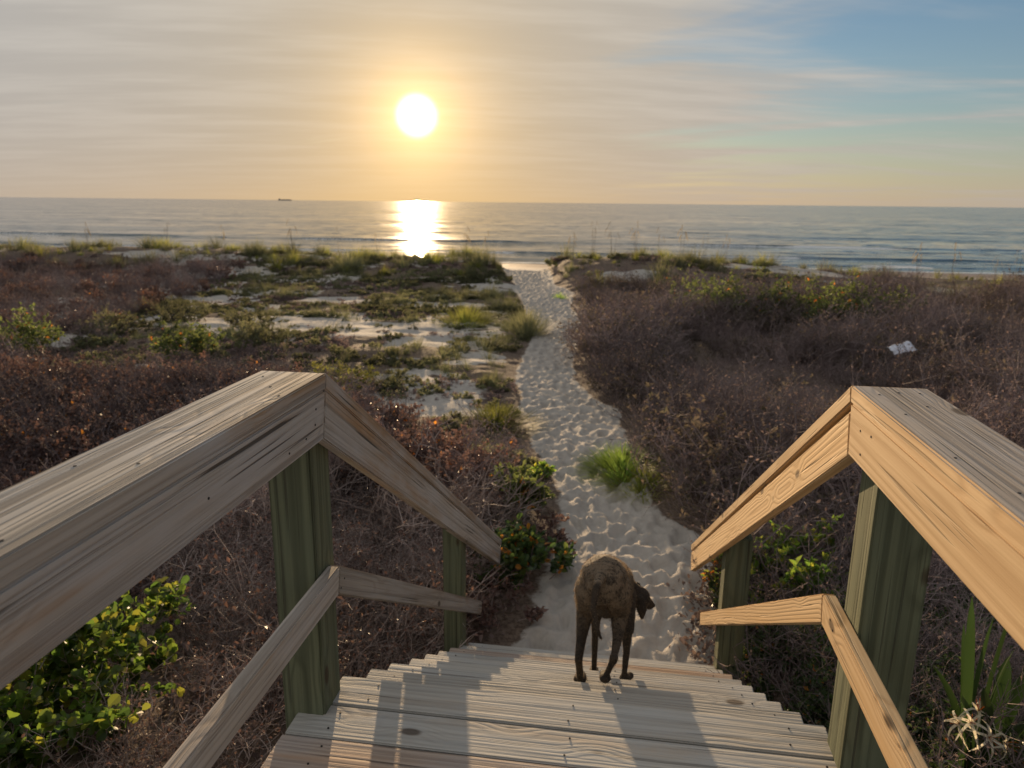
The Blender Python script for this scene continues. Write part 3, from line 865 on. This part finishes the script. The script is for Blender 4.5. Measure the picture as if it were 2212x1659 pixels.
# pale tangled twigs filling the ground left of the stairs
p = sample(330, -4.2, -1.05, 1.6, 6.4, lambda x, y: ((x < xl(y) - 0.45) & (x < -1.12) & (((x + 3.0) / 1.0) ** 2 + ((y - 3.1) / 1.0) ** 2 > 1)) * 1.0, 27)
scatter('twig_tangle', np.c_[p, 0.55 + 0.5 * vnoise(p[:, 0] * 1.5, p[:, 1] * 1.5, 14) - 0.15 * (p[:, 1] < 3.2)], PALE, 'tangle of pale bare twigs below the left handrail', 28, 0.7, 1.1)
# left middle: low mats in patches with sand showing
def f_mid(x, y):
    m = (y > nearfront(x) - 0.3) & infov(x, y) & (x < xl(y) - 0.30) & (x > -10.5 - 0.28 * (y - 12))
    nz = fbm(x / 1.5, y / 1.1, 44, 4)
    return m * (1 - np.clip(patch(x, y) * 0.9, 0, 0.9)) * (0.5 + 0.5 * sstep(nz, 0.34, 0.54)) * (1 - sstep(y, 27, 30))
p = sample(6200, -16, -0.8, 7.3, 30, f_mid, 17)
q = fbm(p[:, 0] / 2.6, p[:, 1] / 1.8, 55, 3)
scatter('green_ground_cover', np.c_[p[q > 0.53], 0.40 + 0.7 * vnoise(p[q > 0.53][:, 0], p[q > 0.53][:, 1], 5)], MAT + OLIVE[:1], 'low olive ground cover in patches left of the path', 18, 0.7, 1.3)
scatter('brown_ground_cover', np.c_[p[q <= 0.53], 0.40 + 0.75 * vnoise(p[q <= 0.53][:, 0], p[q <= 0.53][:, 1], 6)], MATB + MAT[:1], 'low brown ground cover in patches left of the path', 19, 0.7, 1.3)
# ridge grass
def f_ridge(x, y):
    m = infov(x, y) & ((x < xl(y) - 0.35) | (x > xr(y) + 0.35))
    nz = fbm(x / 2.4, y / 1.6, 91, 3)
    right_thin = 1 - 0.5 * sstep(x, 3.0, 7.0)
    return m * (1 - patch(x, y) * 0.95) * sstep(nz, 0.30, 0.46) * right_thin * (0.4 + 0.6 * np.exp(-((y - 30) / 2.6) ** 2)) * np.where(x > -3, sstep(y, 22.5, 25), sstep(y, 25, 26))
p = sample(4600, -33, 19, 22.5, 33.2, f_ridge, 21)
scatter('dune_grass', np.c_[p, 0.35 + 1.15 * sstep(fbm(p[:, 0] / 1.3, p[:, 1] / 1.3, 92, 2), 0.3, 0.8)], OATT + MAT[:2] + MATB, 'olive dune grass along the crest above the beach', 22, 0.7, 1.3)
# undergrowth right of the stairway
def f_under(x, y): return (infov(x, y) | (x < 2.6)) & (x > 1.0 + 0.0 * y) & (x < 3.2)
p = sample(230, 0.98, 3.2, 1.6, 5.3, lambda x, y: f_under(x, y) * 1.0, 23)
scatter('undergrowth', np.c_[p, 0.65 + 0.3 * vnoise(p[:, 0] * 2, p[:, 1] * 2, 4)], BARE[2:4] + LEAFY[:2], 'dark undergrowth of twigs and small leaves right of the stairway', 24, 0.7, 1.0)
# leaf litter beside the foot of the stairs
def f_lit(x, y): return ((x > 0.62) & (x < 1.9) & (y > 3.2) & (y < 5.6)) * 0.8 + ((x < -0.75) & (x > -2.6) & (y > 2.4) & (y < 5.4)) * 0.8
p = sample(420, -2.6, 1.9, 2.4, 5.6, f_lit, 25)
scatter('leaf_litter', p, LITTERP, 'fallen brown leaves on the sand beside the foot of the stairway', 26, 0.6, 1.0, zs=0.03)

# ------------------------------------------------------------------ single plants
def plant(name, geo, mats, x, y, label, cat, group=None, parts=None, dz=0.0):
    root = empty(name, (x, y, gz(x, y) + dz))
    geo.obj(parts or 'leaves', mats, root)
    tag(root, label, cat, group)
    return root


def plant2(name, x, y, label, cat, stems, leaves, group=None, dz=0.0, sname='stems', lname='foliage'):
    root = empty(name, (x, y, gz(x, y) + dz))
    if stems: stems[0].obj(sname, stems[1], root)
    if leaves: leaves[0].obj(lname, leaves[1], root)
    tag(root, label, cat, group)
    return root


def split_geo(g, mats):
    """stems (material 0) and leaves (the rest) as two geometries"""
    a, b = Geo(), Geo()
    for f, mi in zip(g.f, g.mi):
        t = a if mi == 0 else b
        t.add([g.v[i] for i in f], [tuple(range(len(f)))], 0 if mi == 0 else mi - 1)
    return (a, [mats[0]]), (b, list(mats[1:]))


def bush(name, x, y, label, seed, H, W, stems, leaf, mats, group=None, rad=0.007, cat='shrub', **kw):
    r = random.Random(seed); root = empty(name, (x, y, gz(x, y)))
    g = shrub(seed, H, W, stems, leaf=leaf, rad=rad, **kw)
    gs, gl = Geo(), Geo()
    # keep vertex sharing: walk the faces in order, they were added shape by shape
    for src, dst in ((0, gs), (1, gl)):
        use = {}
        for f, mi in zip(g.f, g.mi):
            if (mi == 0) != (src == 0): continue
            nf = []
            for i in f:
                if i not in use: use[i] = len(dst.v); dst.v.append(g.v[i])
                nf.append(use[i])
            dst.f.append(tuple(nf)); dst.mi.append(max(0, mi - 1))
    gs.obj('stems', mats[0], root)
    if gl.f: gl.obj('foliage', list(mats[1:]), root)
    tag(root, label, cat, group)
    return root


def grass(x, y, label, seed, n, H, spread, mat, base=0.2, W=0.007, bend=0.5, name='grass_clump'):
    return plant(name, tuft(seed, n, H, spread, W, bend, base), [mat], x, y, label, 'grass clump', None, 'blades')


grass(0.10, 7.65, 'bright green grass clump at the right edge of the sand path', 701, 1200, 0.36, 1.0, GRASSG, 0.30, 0.010, 0.8)
grass(0.30, 7.25, 'smaller yellow-green grass clump leaning out beside the brown thicket', 702, 500, 0.30, 1.1, GRASSY, 0.30, 0.009, 0.8)
grass(-1.55, 9.15, 'spreading yellow-green grass clump left of the path bend', 703, 900, 0.36, 1.3, GRASSY, 0.5, 0.009, 0.8)
grass(-2.05, 16.2, 'rounded olive grass clump jutting into the path from the left', 704, 700, 0.65, 0.9, GRASSO, 0.45, 0.012)
grass(-3.6, 17.0, 'wide olive grass clump in the middle of the left dune', 705, 600, 0.5, 1.2, GRASSY, 0.7, 0.012)
grass(-1.85, 22.8, 'small green tuft standing alone in the sand at the path edge', 706, 150, 0.25, 1.0, GRASSG, 0.2, 0.012)
for i, (x, y, lab) in enumerate([(-4.0, 10.35, 'rounded yellow-green shrub just beyond the end of the left handrail'),
                                 (-9.9, 15.6, 'dome-shaped olive shrub at the left edge of the large sand patch'),
                                 (-10.6, 14.2, 'low dome-shaped olive shrub nearest the far left scrub'),
                                 (-8.0, 15.2, 'small olive shrub in front of the large sand patch'),
                                 (-7.0, 13.6, 'pale olive shrub below the large sand patch')]):
    s = (0.62, 0.65, 0.6, 0.5, 0.5)[i]
    bush('round_shrub', x, y, lab, 720 + i, 0.55 * s / 0.6, 1.0 * s / 0.6, 20, leafer(7, 0.055, 0.022, 1), [TWIG, GRASSY if i in (0,) else GRASSO])
for i, (x, y, s, lab) in enumerate([(-10.4, 11.7, 0.8, 'yellow-green leafy shrub at the left edge above the withered thicket'),
                                    (-7.7, 12.1, 0.6, 'small bright leafy shrub with an orange leaf left of the handrail peak')]):
    bush('leafy_shrub', x, y, lab, 740 + i, s, s, 12, leafer(7, 0.08, 0.045, 1, False, 2, 0.02), [TWIG, MUTELEAF, ORANGELEAF])
bush('leafy_shrub', -3.55, 9.1, 'sprig of green and orange leaves poking up behind the left handrail', 745, 0.55, 0.25, 4, leafer(2, 0.06, 0.04, 1, False, 2, 0.2), [TWIG, GREENLEAF, ORANGELEAF])
bush('leafy_shrub', -0.86, 6.30, 'upright glossy green shrub with orange leaves at the left path edge', 746, 0.44, 0.26, 10, leafer(7, 0.060, 0.035, 1, True, 2, 0.04), [TWIG, MUTELEAF, ORANGELEAF])
bush('leafy_shrub', -0.66, 5.15, 'dark green shrub with some orange leaves beyond the lower left post', 747, 0.36, 0.62, 16, leafer(7, 0.06, 0.036, 1, True, 2, 0.06), [TWIG, DARKLEAF, ORANGELEAF])
for i, (x, y, lab) in enumerate([(-0.78, 4.55, 'withered low shrub beside the lower left post at the foot of the steps'), (-0.62, 5.75, 'withered low shrub between the two green shrubs at the left path edge')]):
    bush('withered_shrub', x, y, lab, 770 + i, 0.30, 0.55, 12, leafer(4, 0.045, 0.03, 1), [TWIGP, DRYLEAF])
bush('leafy_shrub', -0.78, 7.35, 'tiny green sprout at the left path edge before the grass clump', 748, 0.18, 0.16, 5, leafer(5, 0.05, 0.03, 1), [TWIG, GREENLEAF])
bush('leafy_shrub', 1.30, 4.9, 'bright green leafy plant seen under the right handrail', 749, 0.55, 0.55, 12, leafer(7, 0.07, 0.04, 1), [TWIG, GREENLEAF])
bush('leafy_shrub', 0.80, 5.2, 'small sprout with orange leaves left of the lower right post', 750, 0.28, 0.3, 7, leafer(5, 0.05, 0.03, 1, False, 2, 0.25), [TWIG, GREENLEAF, ORANGELEAF])
for i, (x, y, lab) in enumerate([(1.75, 17.0, 'leftmost yellow-green shrub of the row rising from the right thicket'), (2.65, 17.5, 'second yellow-green shrub of the row rising from the right thicket'),
                                 (3.6, 17.3, 'third yellow-green shrub of the row rising from the right thicket'), (4.5, 17.0, 'fourth yellow-green shrub of the row rising from the right thicket'),
                                 (5.5, 16.8, 'rightmost yellow-green shrub of the row rising from the right thicket')]):
    bush('leafy_shrub', x, y, lab, 760 + i, 1.22, 1.2, 14, leafer(7, 0.08, 0.045, 1, False, 2, 0.02), [TWIG, MUTELEAF, ORANGELEAF], 'yellow-green shrubs in the right thicket')
# bare branching shrubs close to the left rail
for i, (x, y, H, W, lab) in enumerate([(-2.0, 5.6, 0.85, 1.3, 'leafless shrub of pale curving branches under the left handrail'),
                                       (-2.9, 5.2, 0.8, 1.2, 'leafless pale-branched shrub behind the upper left post'),
                                       (-1.15, 5.7, 0.75, 0.7, 'leafless shrub of upright pale stems between handrail and path')]):
    bush('bare_branched_shrub', x, y, lab, 780 + i, H, W, 20, None, [TWIGP], rad=0.011, mx=2, kids=(3, 5), wob=0.42, tilt=0.25)
bush('bare_branched_shrub', -2.15, 3.6, 'leafless twiggy shrub between the left handrail and its middle rail', 784, 0.75, 1.0, 12, leafer(1, 0.04, 0.025, 1), [TWIGP, DRYLEAF], rad=0.007, wob=0.5, tilt=0.2)
# broad green bush in the bottom left corner
for i, (x, y, H, W, lab) in enumerate([(-2.62, 2.52, 0.50, 1.15, 'broad bush of backlit bright green leaves in the bottom left corner'),
                                       (-2.72, 3.25, 0.62, 0.9, 'sparser green-leaved bush behind the bright bottom left bush')]):
    bush('broadleaf_bush', x, y, lab, 790 + i, H, W, 40 if i == 0 else 16, leafer(8 if i == 0 else 5, 0.048, 0.040, 1, True), [TWIGP, GREENLEAF], rad=0.006, tilt=0.3)

# sea oats on the crest
oat_geos = []
for s in range(5):
    r = random.Random(820 + s); gb = tuft(830 + s, 70, 0.5, 0.7, 0.010, 0.6, 0.15); gs = Geo(); gh = Geo()
    for k in range(r.randint(3, 6)):
        a = r.uniform(0, 6.28); lean = r.uniform(0.02, 0.18); H = r.uniform(0.85, 1.35)
        pts = [Vector((math.cos(a) * (0.05 + lean * t * t), math.sin(a) * (0.05 + lean * t * t), H * t)) for t in (0, .35, .7, 1.0)]
        gs.tube(pts, [0.004, 0.0035, 0.003, 0.002], 3)
        tip = pts[-1]
        for j in range(14):
            t = j / 14; q = tip + Vector((math.cos(a) * 0.12 * t, math.sin(a) * 0.12 * t, -0.10 * t * t - 0.12 + 0.18 * (1 - t)))
            gh.leaf(q, (r.uniform(-1, 1), r.uniform(-1, 1), -1), (1, 0, 0), 0.05, 0.022)
    oat_geos.append((gb.mesh('blades', [GRASSO]), gs.mesh('stalks', [STRAW]), gh.mesh('seed_heads', [STRAW])))
r = random.Random(9)
oat_xy = [(-16.5, 29.5), (-13.8, 30.2), (-11.6, 29.8), (-10.2, 30.5), (-8.7, 29.4), (-7.6, 30.4), (-6.4, 30.0), (-5.6, 30.8),
          (-2.0, 29.8), (-1.2, 30.6), (-0.4, 29.6), (0.5, 30.4), (1.4, 30.0), (2.3, 30.6), (3.1, 29.7), (4.0, 30.5), (11.0, 30.0), (12.4, 30.6), (13.6, 29.8), (14.6, 30.4), (-19.5, 30.0), (-23.0, 29.6)]
for i, (x, y) in enumerate(oat_xy):
    root = empty('sea_oats', (x, y, gz(x, y) - 0.02)); root.rotation_euler.z = r.uniform(0, 6.28)
    sc_ = r.uniform(0.8, 1.15); root.scale = (sc_, sc_, sc_)
    b, s_, h = oat_geos[i % 5]
    for nm, me in (('blades', b), ('stalks', s_), ('seed_heads', h)): tag(link(bpy.data.objects.new(nm, me), root), kind='stuff')
    where = 'left of the path' if x < -4 else 'right of the path' if x < 6 else 'at the far right'
    same = sorted(q for q, _ in oat_xy if (q < -4) == (x < -4) and (q < 6) == (x < 6))
    nth = ['first', 'second', 'third', 'fourth', 'fifth', 'sixth', 'seventh', 'eighth', 'ninth', 'tenth'][same.index(x)]
    tag(root, nth + ' sea oats clump from the left on the crest ' + where, 'sea oats', 'sea oats on the crest')

# spider lily by the right rail
lx, ly = 1.50, 2.80
lil = empty('spider_lily', (lx, ly, gz(lx, ly)))
zg = gz(lx, ly)
r = random.Random(51)
g = Geo()
for i, (tx, ty, tz, W) in enumerate([(1.38, 2.80, 0.05, .040), (1.50, 2.86, -0.06, .044), (1.56, 2.80, -0.16, .055), (1.45, 2.75, -0.30, .06), (1.60, 2.9, -.25, .06), (1.33, 2.7, -.62, .05), (1.66, 2.7, -.35, .055),
                                     (1.40, 2.9, -.5, .05), (1.7, 2.85, -.5, .06), (1.28, 2.75, -.8, .045), (1.55, 2.6, -.6, .055), (1.2, 2.8, -0.72, .045), (1.62, 2.95, 0.0, .035), (1.72, 2.9, -.12, .04), (1.78, 3.0, -.3, .04), (1.44, 2.95, -.15, .035), (1.85, 2.8, -.45, .04), (1.35, 2.95, -.35, .035)]):
    b = Vector((lx + r.uniform(-.06, .06), ly + r.uniform(-.06, .06), zg - 0.03)); t = Vector((tx, ty, tz))
    vs = []; fs = []
    n_ = 8
    for k in range(n_ + 1):
        s = k / n_; q = b.lerp(t, s) + Vector((0, 0, 0.10 * math.sin(math.pi * s)))
        wd = W * (0.75 + 0.5 * s) * (1 - s ** 4) ** 0.8 / 2 + 0.001
        sd = (Vector((math.cos(i * 1.3) * .5 + .6, math.sin(i * 1.3) * .6, 0))).normalized()
        nrm = Vector((-sd.y, sd.x, 0)) * wd * 0.35
        vs += [tuple(q + sd * wd - lil.location + nrm), tuple(q - lil.location), tuple(q - sd * wd - lil.location + nrm)]
    for k in range(n_):
        a = 3 * k
        fs += [(a, a + 1, a + 4, a + 3), (a + 1, a + 2, a + 5, a + 4)]
    lg = Geo(); lg.add(vs, fs)
    lg.obj('leaf', [LILYLEAF], lil, smooth=True)
st = Geo()
hub = Vector((1.47, 2.76, -0.52)) - lil.location
st.tube([Vector((0.0, 0.0, -0.02)), Vector((-.03, -.03, 0.15)), hub * 0.7, hub], [0.012, 0.011, 0.009, 0.008], 6)
st.obj('flower_stalk', [LILYLEAF], lil, smooth=True)
for i, off in enumerate([(-0.045, -0.02, 0.065), (-0.06, 0.03, 0.02), (0.075, -0.03, 0.0), (0.0, 0.03, 0.085), (0.01, -0.05, 0.03)]):
    fg = Geo(); cpt = hub + Vector(off); ax = Vector((off[0], off[1] - 0.06, off[2] + 0.03)).normalized()
    fg.tube([hub, hub.lerp(cpt, .6), cpt], [0.003, 0.003, 0.004], 5, 1)
    t1 = ax.cross(Vector((0, 0, 1))).normalized(); t2 = ax.cross(t1)
    for k in range(6):
        a = k * math.pi / 3 + i * .4; o_ = t1 * math.cos(a) + t2 * math.sin(a); sd = ax.cross(o_)
        vs = []; fs = []
        for j in range(6):
            s = j / 5; q = cpt + o_ * 0.078 * s + ax * (0.030 * math.sin(s * 2.6) - 0.035 * s * s) + Vector((0, 0, -0.02 * s * s))
            wd = 0.0052 * (1 - 0.85 * s ** 2.5) + .0004
            vs += [tuple(q + sd * wd), tuple(q - sd * wd)]
        for j in range(5): fs.append((2 * j, 2 * j + 1, 2 * j + 3, 2 * j + 2))
        fg.add(vs, fs, 0)
    for k in range(6):
        a = k * math.pi / 3 + .5; o_ = t1 * math.cos(a) + t2 * math.sin(a)
        fg.tube([cpt, cpt + o_ * .012 + ax * .03, cpt + o_ * .02 + ax * .05], [.0009, .0008, .0016], 3, 2)
    fg.obj('flower', [PETAL, LILYLEAF, ORANGELEAF], lil)
tag(lil, 'white spider lily with long strap leaves beside the right post', 'lily')

# ------------------------------------------------------------------ small things
# crumpled pale sheet on the right thicket
sx, sy = 4.22, 11.75
r0_, c0_ = 22, 14
uu, vv_ = np.meshgrid(np.linspace(-0.5, 0.5, r0_), np.linspace(-0.5, 0.5, c0_))
zz = 0.10 * (fbm(uu * 5 + 9, vv_ * 5 + 3, 5, 3) - 0.5) + 0.05 * np.abs(fbm(uu * 9, vv_ * 9, 8, 2) - 0.5)
ed = 1 + 0.12 * (fbm(uu * 4 + 3, vv_ * 4, 12, 2) - .5)
P = np.stack([uu * 0.62 * ed, vv_ * 0.42 * ed, zz], 2)
SHEET = simple('pale_plastic_sheet', (0.62, 0.64, 0.72), 0.5, 0.12, 8.0)
so = bpy.data.objects.new('crumpled_sheet', grid_mesh('crumpled_sheet', P, SHEET)); link(so)
so.location = (sx, sy, gz(sx, sy) + 0.72); so.scale = (0.55, 0.5, 0.9); so.rotation_euler = (R(28), R(-14), R(12))
tag(so, 'pale crumpled sheet caught on top of the right thicket', 'sheet')
sm = so.modifiers.new('thickness', 'SOLIDIFY'); sm.thickness = 0.004
g = Geo(); g.tube([(-.05, 0, .10), (-.02, .01, .04), (.04, 0, -.02), (.08, .02, -.06)], [.006, .010, .012, .005], 5)
o = g.obj('driftwood_stick', [TWIGP]); o.location = (0.42, 9.2, gz(0.42, 9.2) + 0.66)
tag(o, 'short pale stick lying on the thicket right of the path', 'stick')
# ship on the horizon
SHIP = simple('ship_haze_grey', (0.26, 0.24, 0.23), 0.6, 0.1, 0.05)  # ship grey lightened: the distant haze is put into its colour
sh = empty('cargo_ship', (-3262, 7000, SEA))
g = Geo()
hull = [(-62, 0), (-58, 11), (58, 13), (66, 16), (60, 0)]
g.add([(x, -9, z) for x, z in hull] + [(x, 9, z) for x, z in hull],
      [(0, 4, 3, 2, 1), (5, 6, 7, 8, 9), (0, 1, 6, 5), (1, 2, 7, 6), (2, 3, 8, 7), (3, 4, 9, 8), (4, 0, 5, 9)])
g.obj('hull', [SHIP], sh)
def bx(g, x0, x1, y0, y1, z0, z1):
    g.add([(x0, y0, z0), (x1, y0, z0), (x1, y1, z0), (x0, y1, z0), (x0, y0, z1), (x1, y0, z1), (x1, y1, z1), (x0, y1, z1)],
          [(0, 3, 2, 1), (4, 5, 6, 7), (0, 1, 5, 4), (1, 2, 6, 5), (2, 3, 7, 6), (3, 0, 4, 7)])
g = Geo(); bx(g, -54, -38, -8, 8, 10, 27); bx(g, -50, -42, -3, 3, 27, 33); g.obj('bridge', [SHIP], sh)
g = Geo(); bx(g, -30, 50, -8, 8, 12, 19); g.obj('cargo', [SHIP], sh)
sh.rotation_euler.z = R(25); sh.scale = (1.05, 1.0, 0.62)
tag(sh, 'tiny dark cargo ship on the horizon left of the sun', 'ship')

# ------------------------------------------------------------------ the dog
DOG, n = newmat('brindle_dog_coat')
pos = n.new('ShaderNodeNewGeometry').outputs['Position']
oc = n.vm('SUBTRACT', pos, (0.0, 2.55, 0.0))
x, y, z = n.sep(oc)
st_ = n.noise(n.comb(n.m('MULTIPLY', x, 6.0), n.m('MULTIPLY', y, 22.0), n.m('MULTIPLY', z, 14.0)), 2.2, 5.0, 0.65, 0.8)
f_ = n.noise(n.comb(n.m('MULTIPLY', x, 60.0), n.m('MULTIPLY', y, 60.0), n.m('MULTIPLY', z, 20.0)), 3.0, 3.0)
c = n.mix(n.ss(st_, 0.42, 0.56), (0.035, 0.028, 0.022), (0.17, 0.125, 0.085))
c = n.mix(n.ss(f_, 0.35, 0.7, 0.0, 0.55), c, (0.26, 0.20, 0.14))
c = n.mix(n.ss(z, -0.20, 0.0, 0.85, 0.0), c, (0.024, 0.020, 0.018))     # black legs
tl = n.m('MULTIPLY', n.ss(y, -0.112, -0.095, 1.0, 0.0), n.ss(n.m('ABSOLUTE', n.m('ADD', x, 0.03)), 0.05, 0.06, 1.0, 0.0))
c = n.mix(n.m('MULTIPLY', tl, 0.85), c, (0.028, 0.022, 0.018))            # dark tail
c = n.mix(n.ss(y, 0.54, 0.60, 0.0, 0.8), c, (0.03, 0.024, 0.02))           # dark head and ears
finish(n, principled(n, c, 0.75, 0.2, bump(n, f_, 0.5, 0.006)).outputs[0])


def ball_mesh(segs, vox, smooth_it):
    bm = bmesh.new()
    for seg in segs:
        (p0, r0), (p1, r1) = seg[:2]
        sq = seg[2] if len(seg) > 2 else (1, 1, 1)
        p0, p1 = Vector(p0), Vector(p1)
        k = max(2, int((p1 - p0).length / (0.25 * max(min(r0, r1), 0.01))) + 1)
        for i in range(k + 1):
            t = i / k
            M = Matrix.Translation(p0.lerp(p1, t)) @ Matrix.Diagonal((*[s * (r0 + (r1 - r0) * t) for s in sq], 1))
            bmesh.ops.create_icosphere(bm, subdivisions=2, radius=1.0, matrix=M)
    me = bpy.data.meshes.new('tmp'); bm.to_mesh(me); bm.free()
    o = bpy.data.objects.new('tmp', me); link(o)
    a = o.modifiers.new('r', 'REMESH'); a.mode = 'VOXEL'; a.voxel_size = vox; a.use_smooth_shade = True
    b = o.modifiers.new('s', 'SMOOTH'); b.factor = 0.5; b.iterations = smooth_it
    dg = bpy.context.evaluated_depsgraph_get()
    out = bpy.data.meshes.new_from_object(o.evaluated_get(dg))
    bpy.data.objects.remove(o); bpy.data.meshes.remove(me)
    return out


dog_segs = [
    # trunk: rump, loin, chest
    (((-0.018, 2.575, 0.118), 0.094), ((-0.015, 2.72, 0.040), 0.098), (1.0, 1, 1.05)),
    (((-0.015, 2.72, 0.030), 0.104), ((0.000, 2.88, -0.060), 0.096), (0.95, 1, 1.0)),
    (((0.000, 2.88, -0.060), 0.102), ((0.012, 3.04, -0.150), 0.108), (0.98, 1, 1.15)),
    (((0.012, 3.04, -0.150), 0.100), ((0.030, 3.12, -0.190), 0.085)),
    # neck and head, lowered and turned to the right
    (((0.030, 3.12, -0.175), 0.070), ((0.100, 3.17, -0.255), 0.056)),
    (((0.110, 3.18, -0.268), 0.056), ((0.145, 3.195, -0.290), 0.054)),
    (((0.160, 3.205, -0.305), 0.038), ((0.196, 3.245, -0.352), 0.025)),
    # right hind leg
    (((0.034, 2.585, 0.075), 0.066), ((0.050, 2.68, -0.045), 0.047), (0.9, 1.15, 1.1)),
    (((0.050, 2.69, -0.045), 0.044), ((0.046, 2.59, -0.120), 0.023)),
    (((0.046, 2.59, -0.120), 0.022), ((0.034, 2.510, -0.160), 0.014)),
    (((0.034, 2.498, -0.158), 0.0185), ((0.030, 2.505, -0.178), 0.017)),
    (((0.030, 2.506, -0.178), 0.014), ((0.006, 2.522, -0.258), 0.0125)),
    (((0.004, 2.520, -0.266), 0.021), ((0.002, 2.560, -0.274), 0.019), (1.15, 1, .85)),
    # left hind leg, one step lower
    (((-0.070, 2.585, 0.070), 0.064), ((-0.084, 2.70, -0.06), 0.046), (0.9, 1.15, 1.1)),
    (((-0.084, 2.71, -0.06), 0.042), ((-0.096, 2.65, -0.18), 0.023)),
    (((-0.096, 2.65, -0.18), 0.022), ((-0.102, 2.600, -0.245), 0.0175)),
    (((-0.102, 2.600, -0.250), 0.017), ((-0.096, 2.69, -0.405), 0.014)),
    (((-0.098, 2.705, -0.412), 0.025), ((-0.096, 2.745, -0.420), 0.022), (1.15, 1, .85)),
    # right foreleg
    (((0.074, 3.02, -0.19), 0.054), ((0.090, 2.95, -0.31), 0.034)),
    (((0.090, 2.96, -0.31), 0.028), ((0.094, 2.975, -0.44), 0.016)),
    (((0.094, 2.975, -0.44), 0.017), ((0.088, 2.960, -0.548), 0.0135)),
    (((0.090, 2.960, -0.563), 0.022), ((0.112, 2.990, -0.567), 0.020), (1.15, 1, .85)),
    # left foreleg, reaching further down
    (((-0.04, 3.05, -0.20), 0.055), ((-0.05, 3.09, -0.34), 0.032)),
    (((-0.05, 3.09, -0.34), 0.026), ((-0.05, 3.15, -0.50), 0.016)),
    (((-0.05, 3.15, -0.50), 0.017), ((-0.05, 3.18, -0.69), 0.014)),
    (((-0.05, 3.18, -0.708), 0.023), ((-0.05, 3.22, -0.712), 0.021), (1.15, 1, .85)),
    # belly
    (((-0.015, 2.76, -0.02), 0.066), ((0.005, 2.92, -0.15), 0.090)),
]
dog = empty('dog', (0.0, 2.7, -0.292))
INV = Matrix.Translation(-Vector(dog.location))
def dogpart(name, segs, mat, vox=0.0085, it=6):
    me = ball_mesh(segs, vox, it); me.name = name
    me.materials.clear(); me.materials.append(mat)
    o = bpy.data.objects.new(name, me); link(o, dog); o.matrix_parent_inverse = INV
    return o
dog_segs += [
    # tail, hanging
    (((-0.030, 2.500, 0.170), 0.022), ((-0.040, 2.445, 0.160), 0.016)), (((-0.040, 2.445, 0.160), 0.016), ((-0.050, 2.415, 0.09), 0.0125)),
    (((-0.050, 2.415, 0.09), 0.0125), ((-0.030, 2.400, 0.01), 0.010)), (((-0.030, 2.400, 0.01), 0.010), ((-0.016, 2.395, -0.02), 0.006))]
for sx_, hx in ((0.35, (0.150, 3.135, -0.268)), (0.35, (0.135, 3.25, -0.262))):
    dog_segs += [((hx, 0.022), ((hx[0] + .022 * sx_, hx[1] - .008, hx[2] - .045), 0.026), (1, .5, 1)),
                 (((hx[0] + .022 * sx_, hx[1] - .008, hx[2] - .045), 0.026), ((hx[0] + .030 * sx_, hx[1] - .008, hx[2] - .088), 0.011), (1, .5, 1))]
body = dogpart('body', dog_segs, DOG, 0.0065, 5)
DOGT = simple('black_nose_skin', (0.018, 0.014, 0.012), 0.45, 0.3, 40.0)
dogpart('nose', [(((0.209, 3.252, -0.356), 0.015), ((0.214, 3.255, -0.359), 0.013))], DOGT, 0.004, 2)
# short coat standing off the body, so the low sun catches it
me = body.data
nv = len(me.polygons)
cen = np.empty(nv * 3); me.polygons.foreach_get('center', cen); cen = cen.reshape(-1, 3)
nor = np.empty(nv * 3); me.polygons.foreach_get('normal', nor); nor = nor.reshape(-1, 3)
rg = np.random.default_rng(8)
NH = 34000
ix = rg.integers(0, nv, NH)
c0 = cen[ix] + rg.normal(0, 0.003, (NH, 3)); nn = nor[ix]
dirv = nn * 0.55 + np.array([0, -0.75, -0.45]) + rg.normal(0, 0.25, (NH, 3)); dirv /= np.linalg.norm(dirv, axis=1)[:, None]
sd = np.cross(dirv, rg.normal(0, 1, (NH, 3))); sd /= np.linalg.norm(sd, axis=1)[:, None]
Lh = (rg.uniform(0.004, 0.010, NH) * np.where(c0[:, 2] < -0.12, 0.55, 1.0))[:, None]
V3 = np.stack([c0 - nn * .002 + sd * 0.0007, c0 - nn * .002 - sd * 0.0007, c0 + dirv * Lh], 1).reshape(-1, 3)
hm = bpy.data.meshes.new('coat'); hm.vertices.add(NH * 3); hm.vertices.foreach_set('co', V3.reshape(-1).astype(np.float32))
hm.loops.add(NH * 3); hm.loops.foreach_set('vertex_index', np.arange(NH * 3, dtype=np.int32))
hm.polygons.add(NH); hm.polygons.foreach_set('loop_start', np.arange(0, NH * 3, 3, dtype=np.int32)); hm.polygons.foreach_set('loop_total', np.full(NH, 3, dtype=np.int32))
hm.materials.append(leafmat('sandy_brown_hair', [(0.14, 0.10, 0.065), (0.07, 0.05, 0.035), (0.24, 0.175, 0.11)], 0.4, 0.6, 0.3)); hm.update(); hm.validate()
co_ = bpy.data.objects.new('coat', hm); link(co_, dog); co_.matrix_parent_inverse = INV; co_['kind'] = 'stuff'
tag(dog, 'brindle brown and black dog walking down the steps, seen from behind', 'dog')
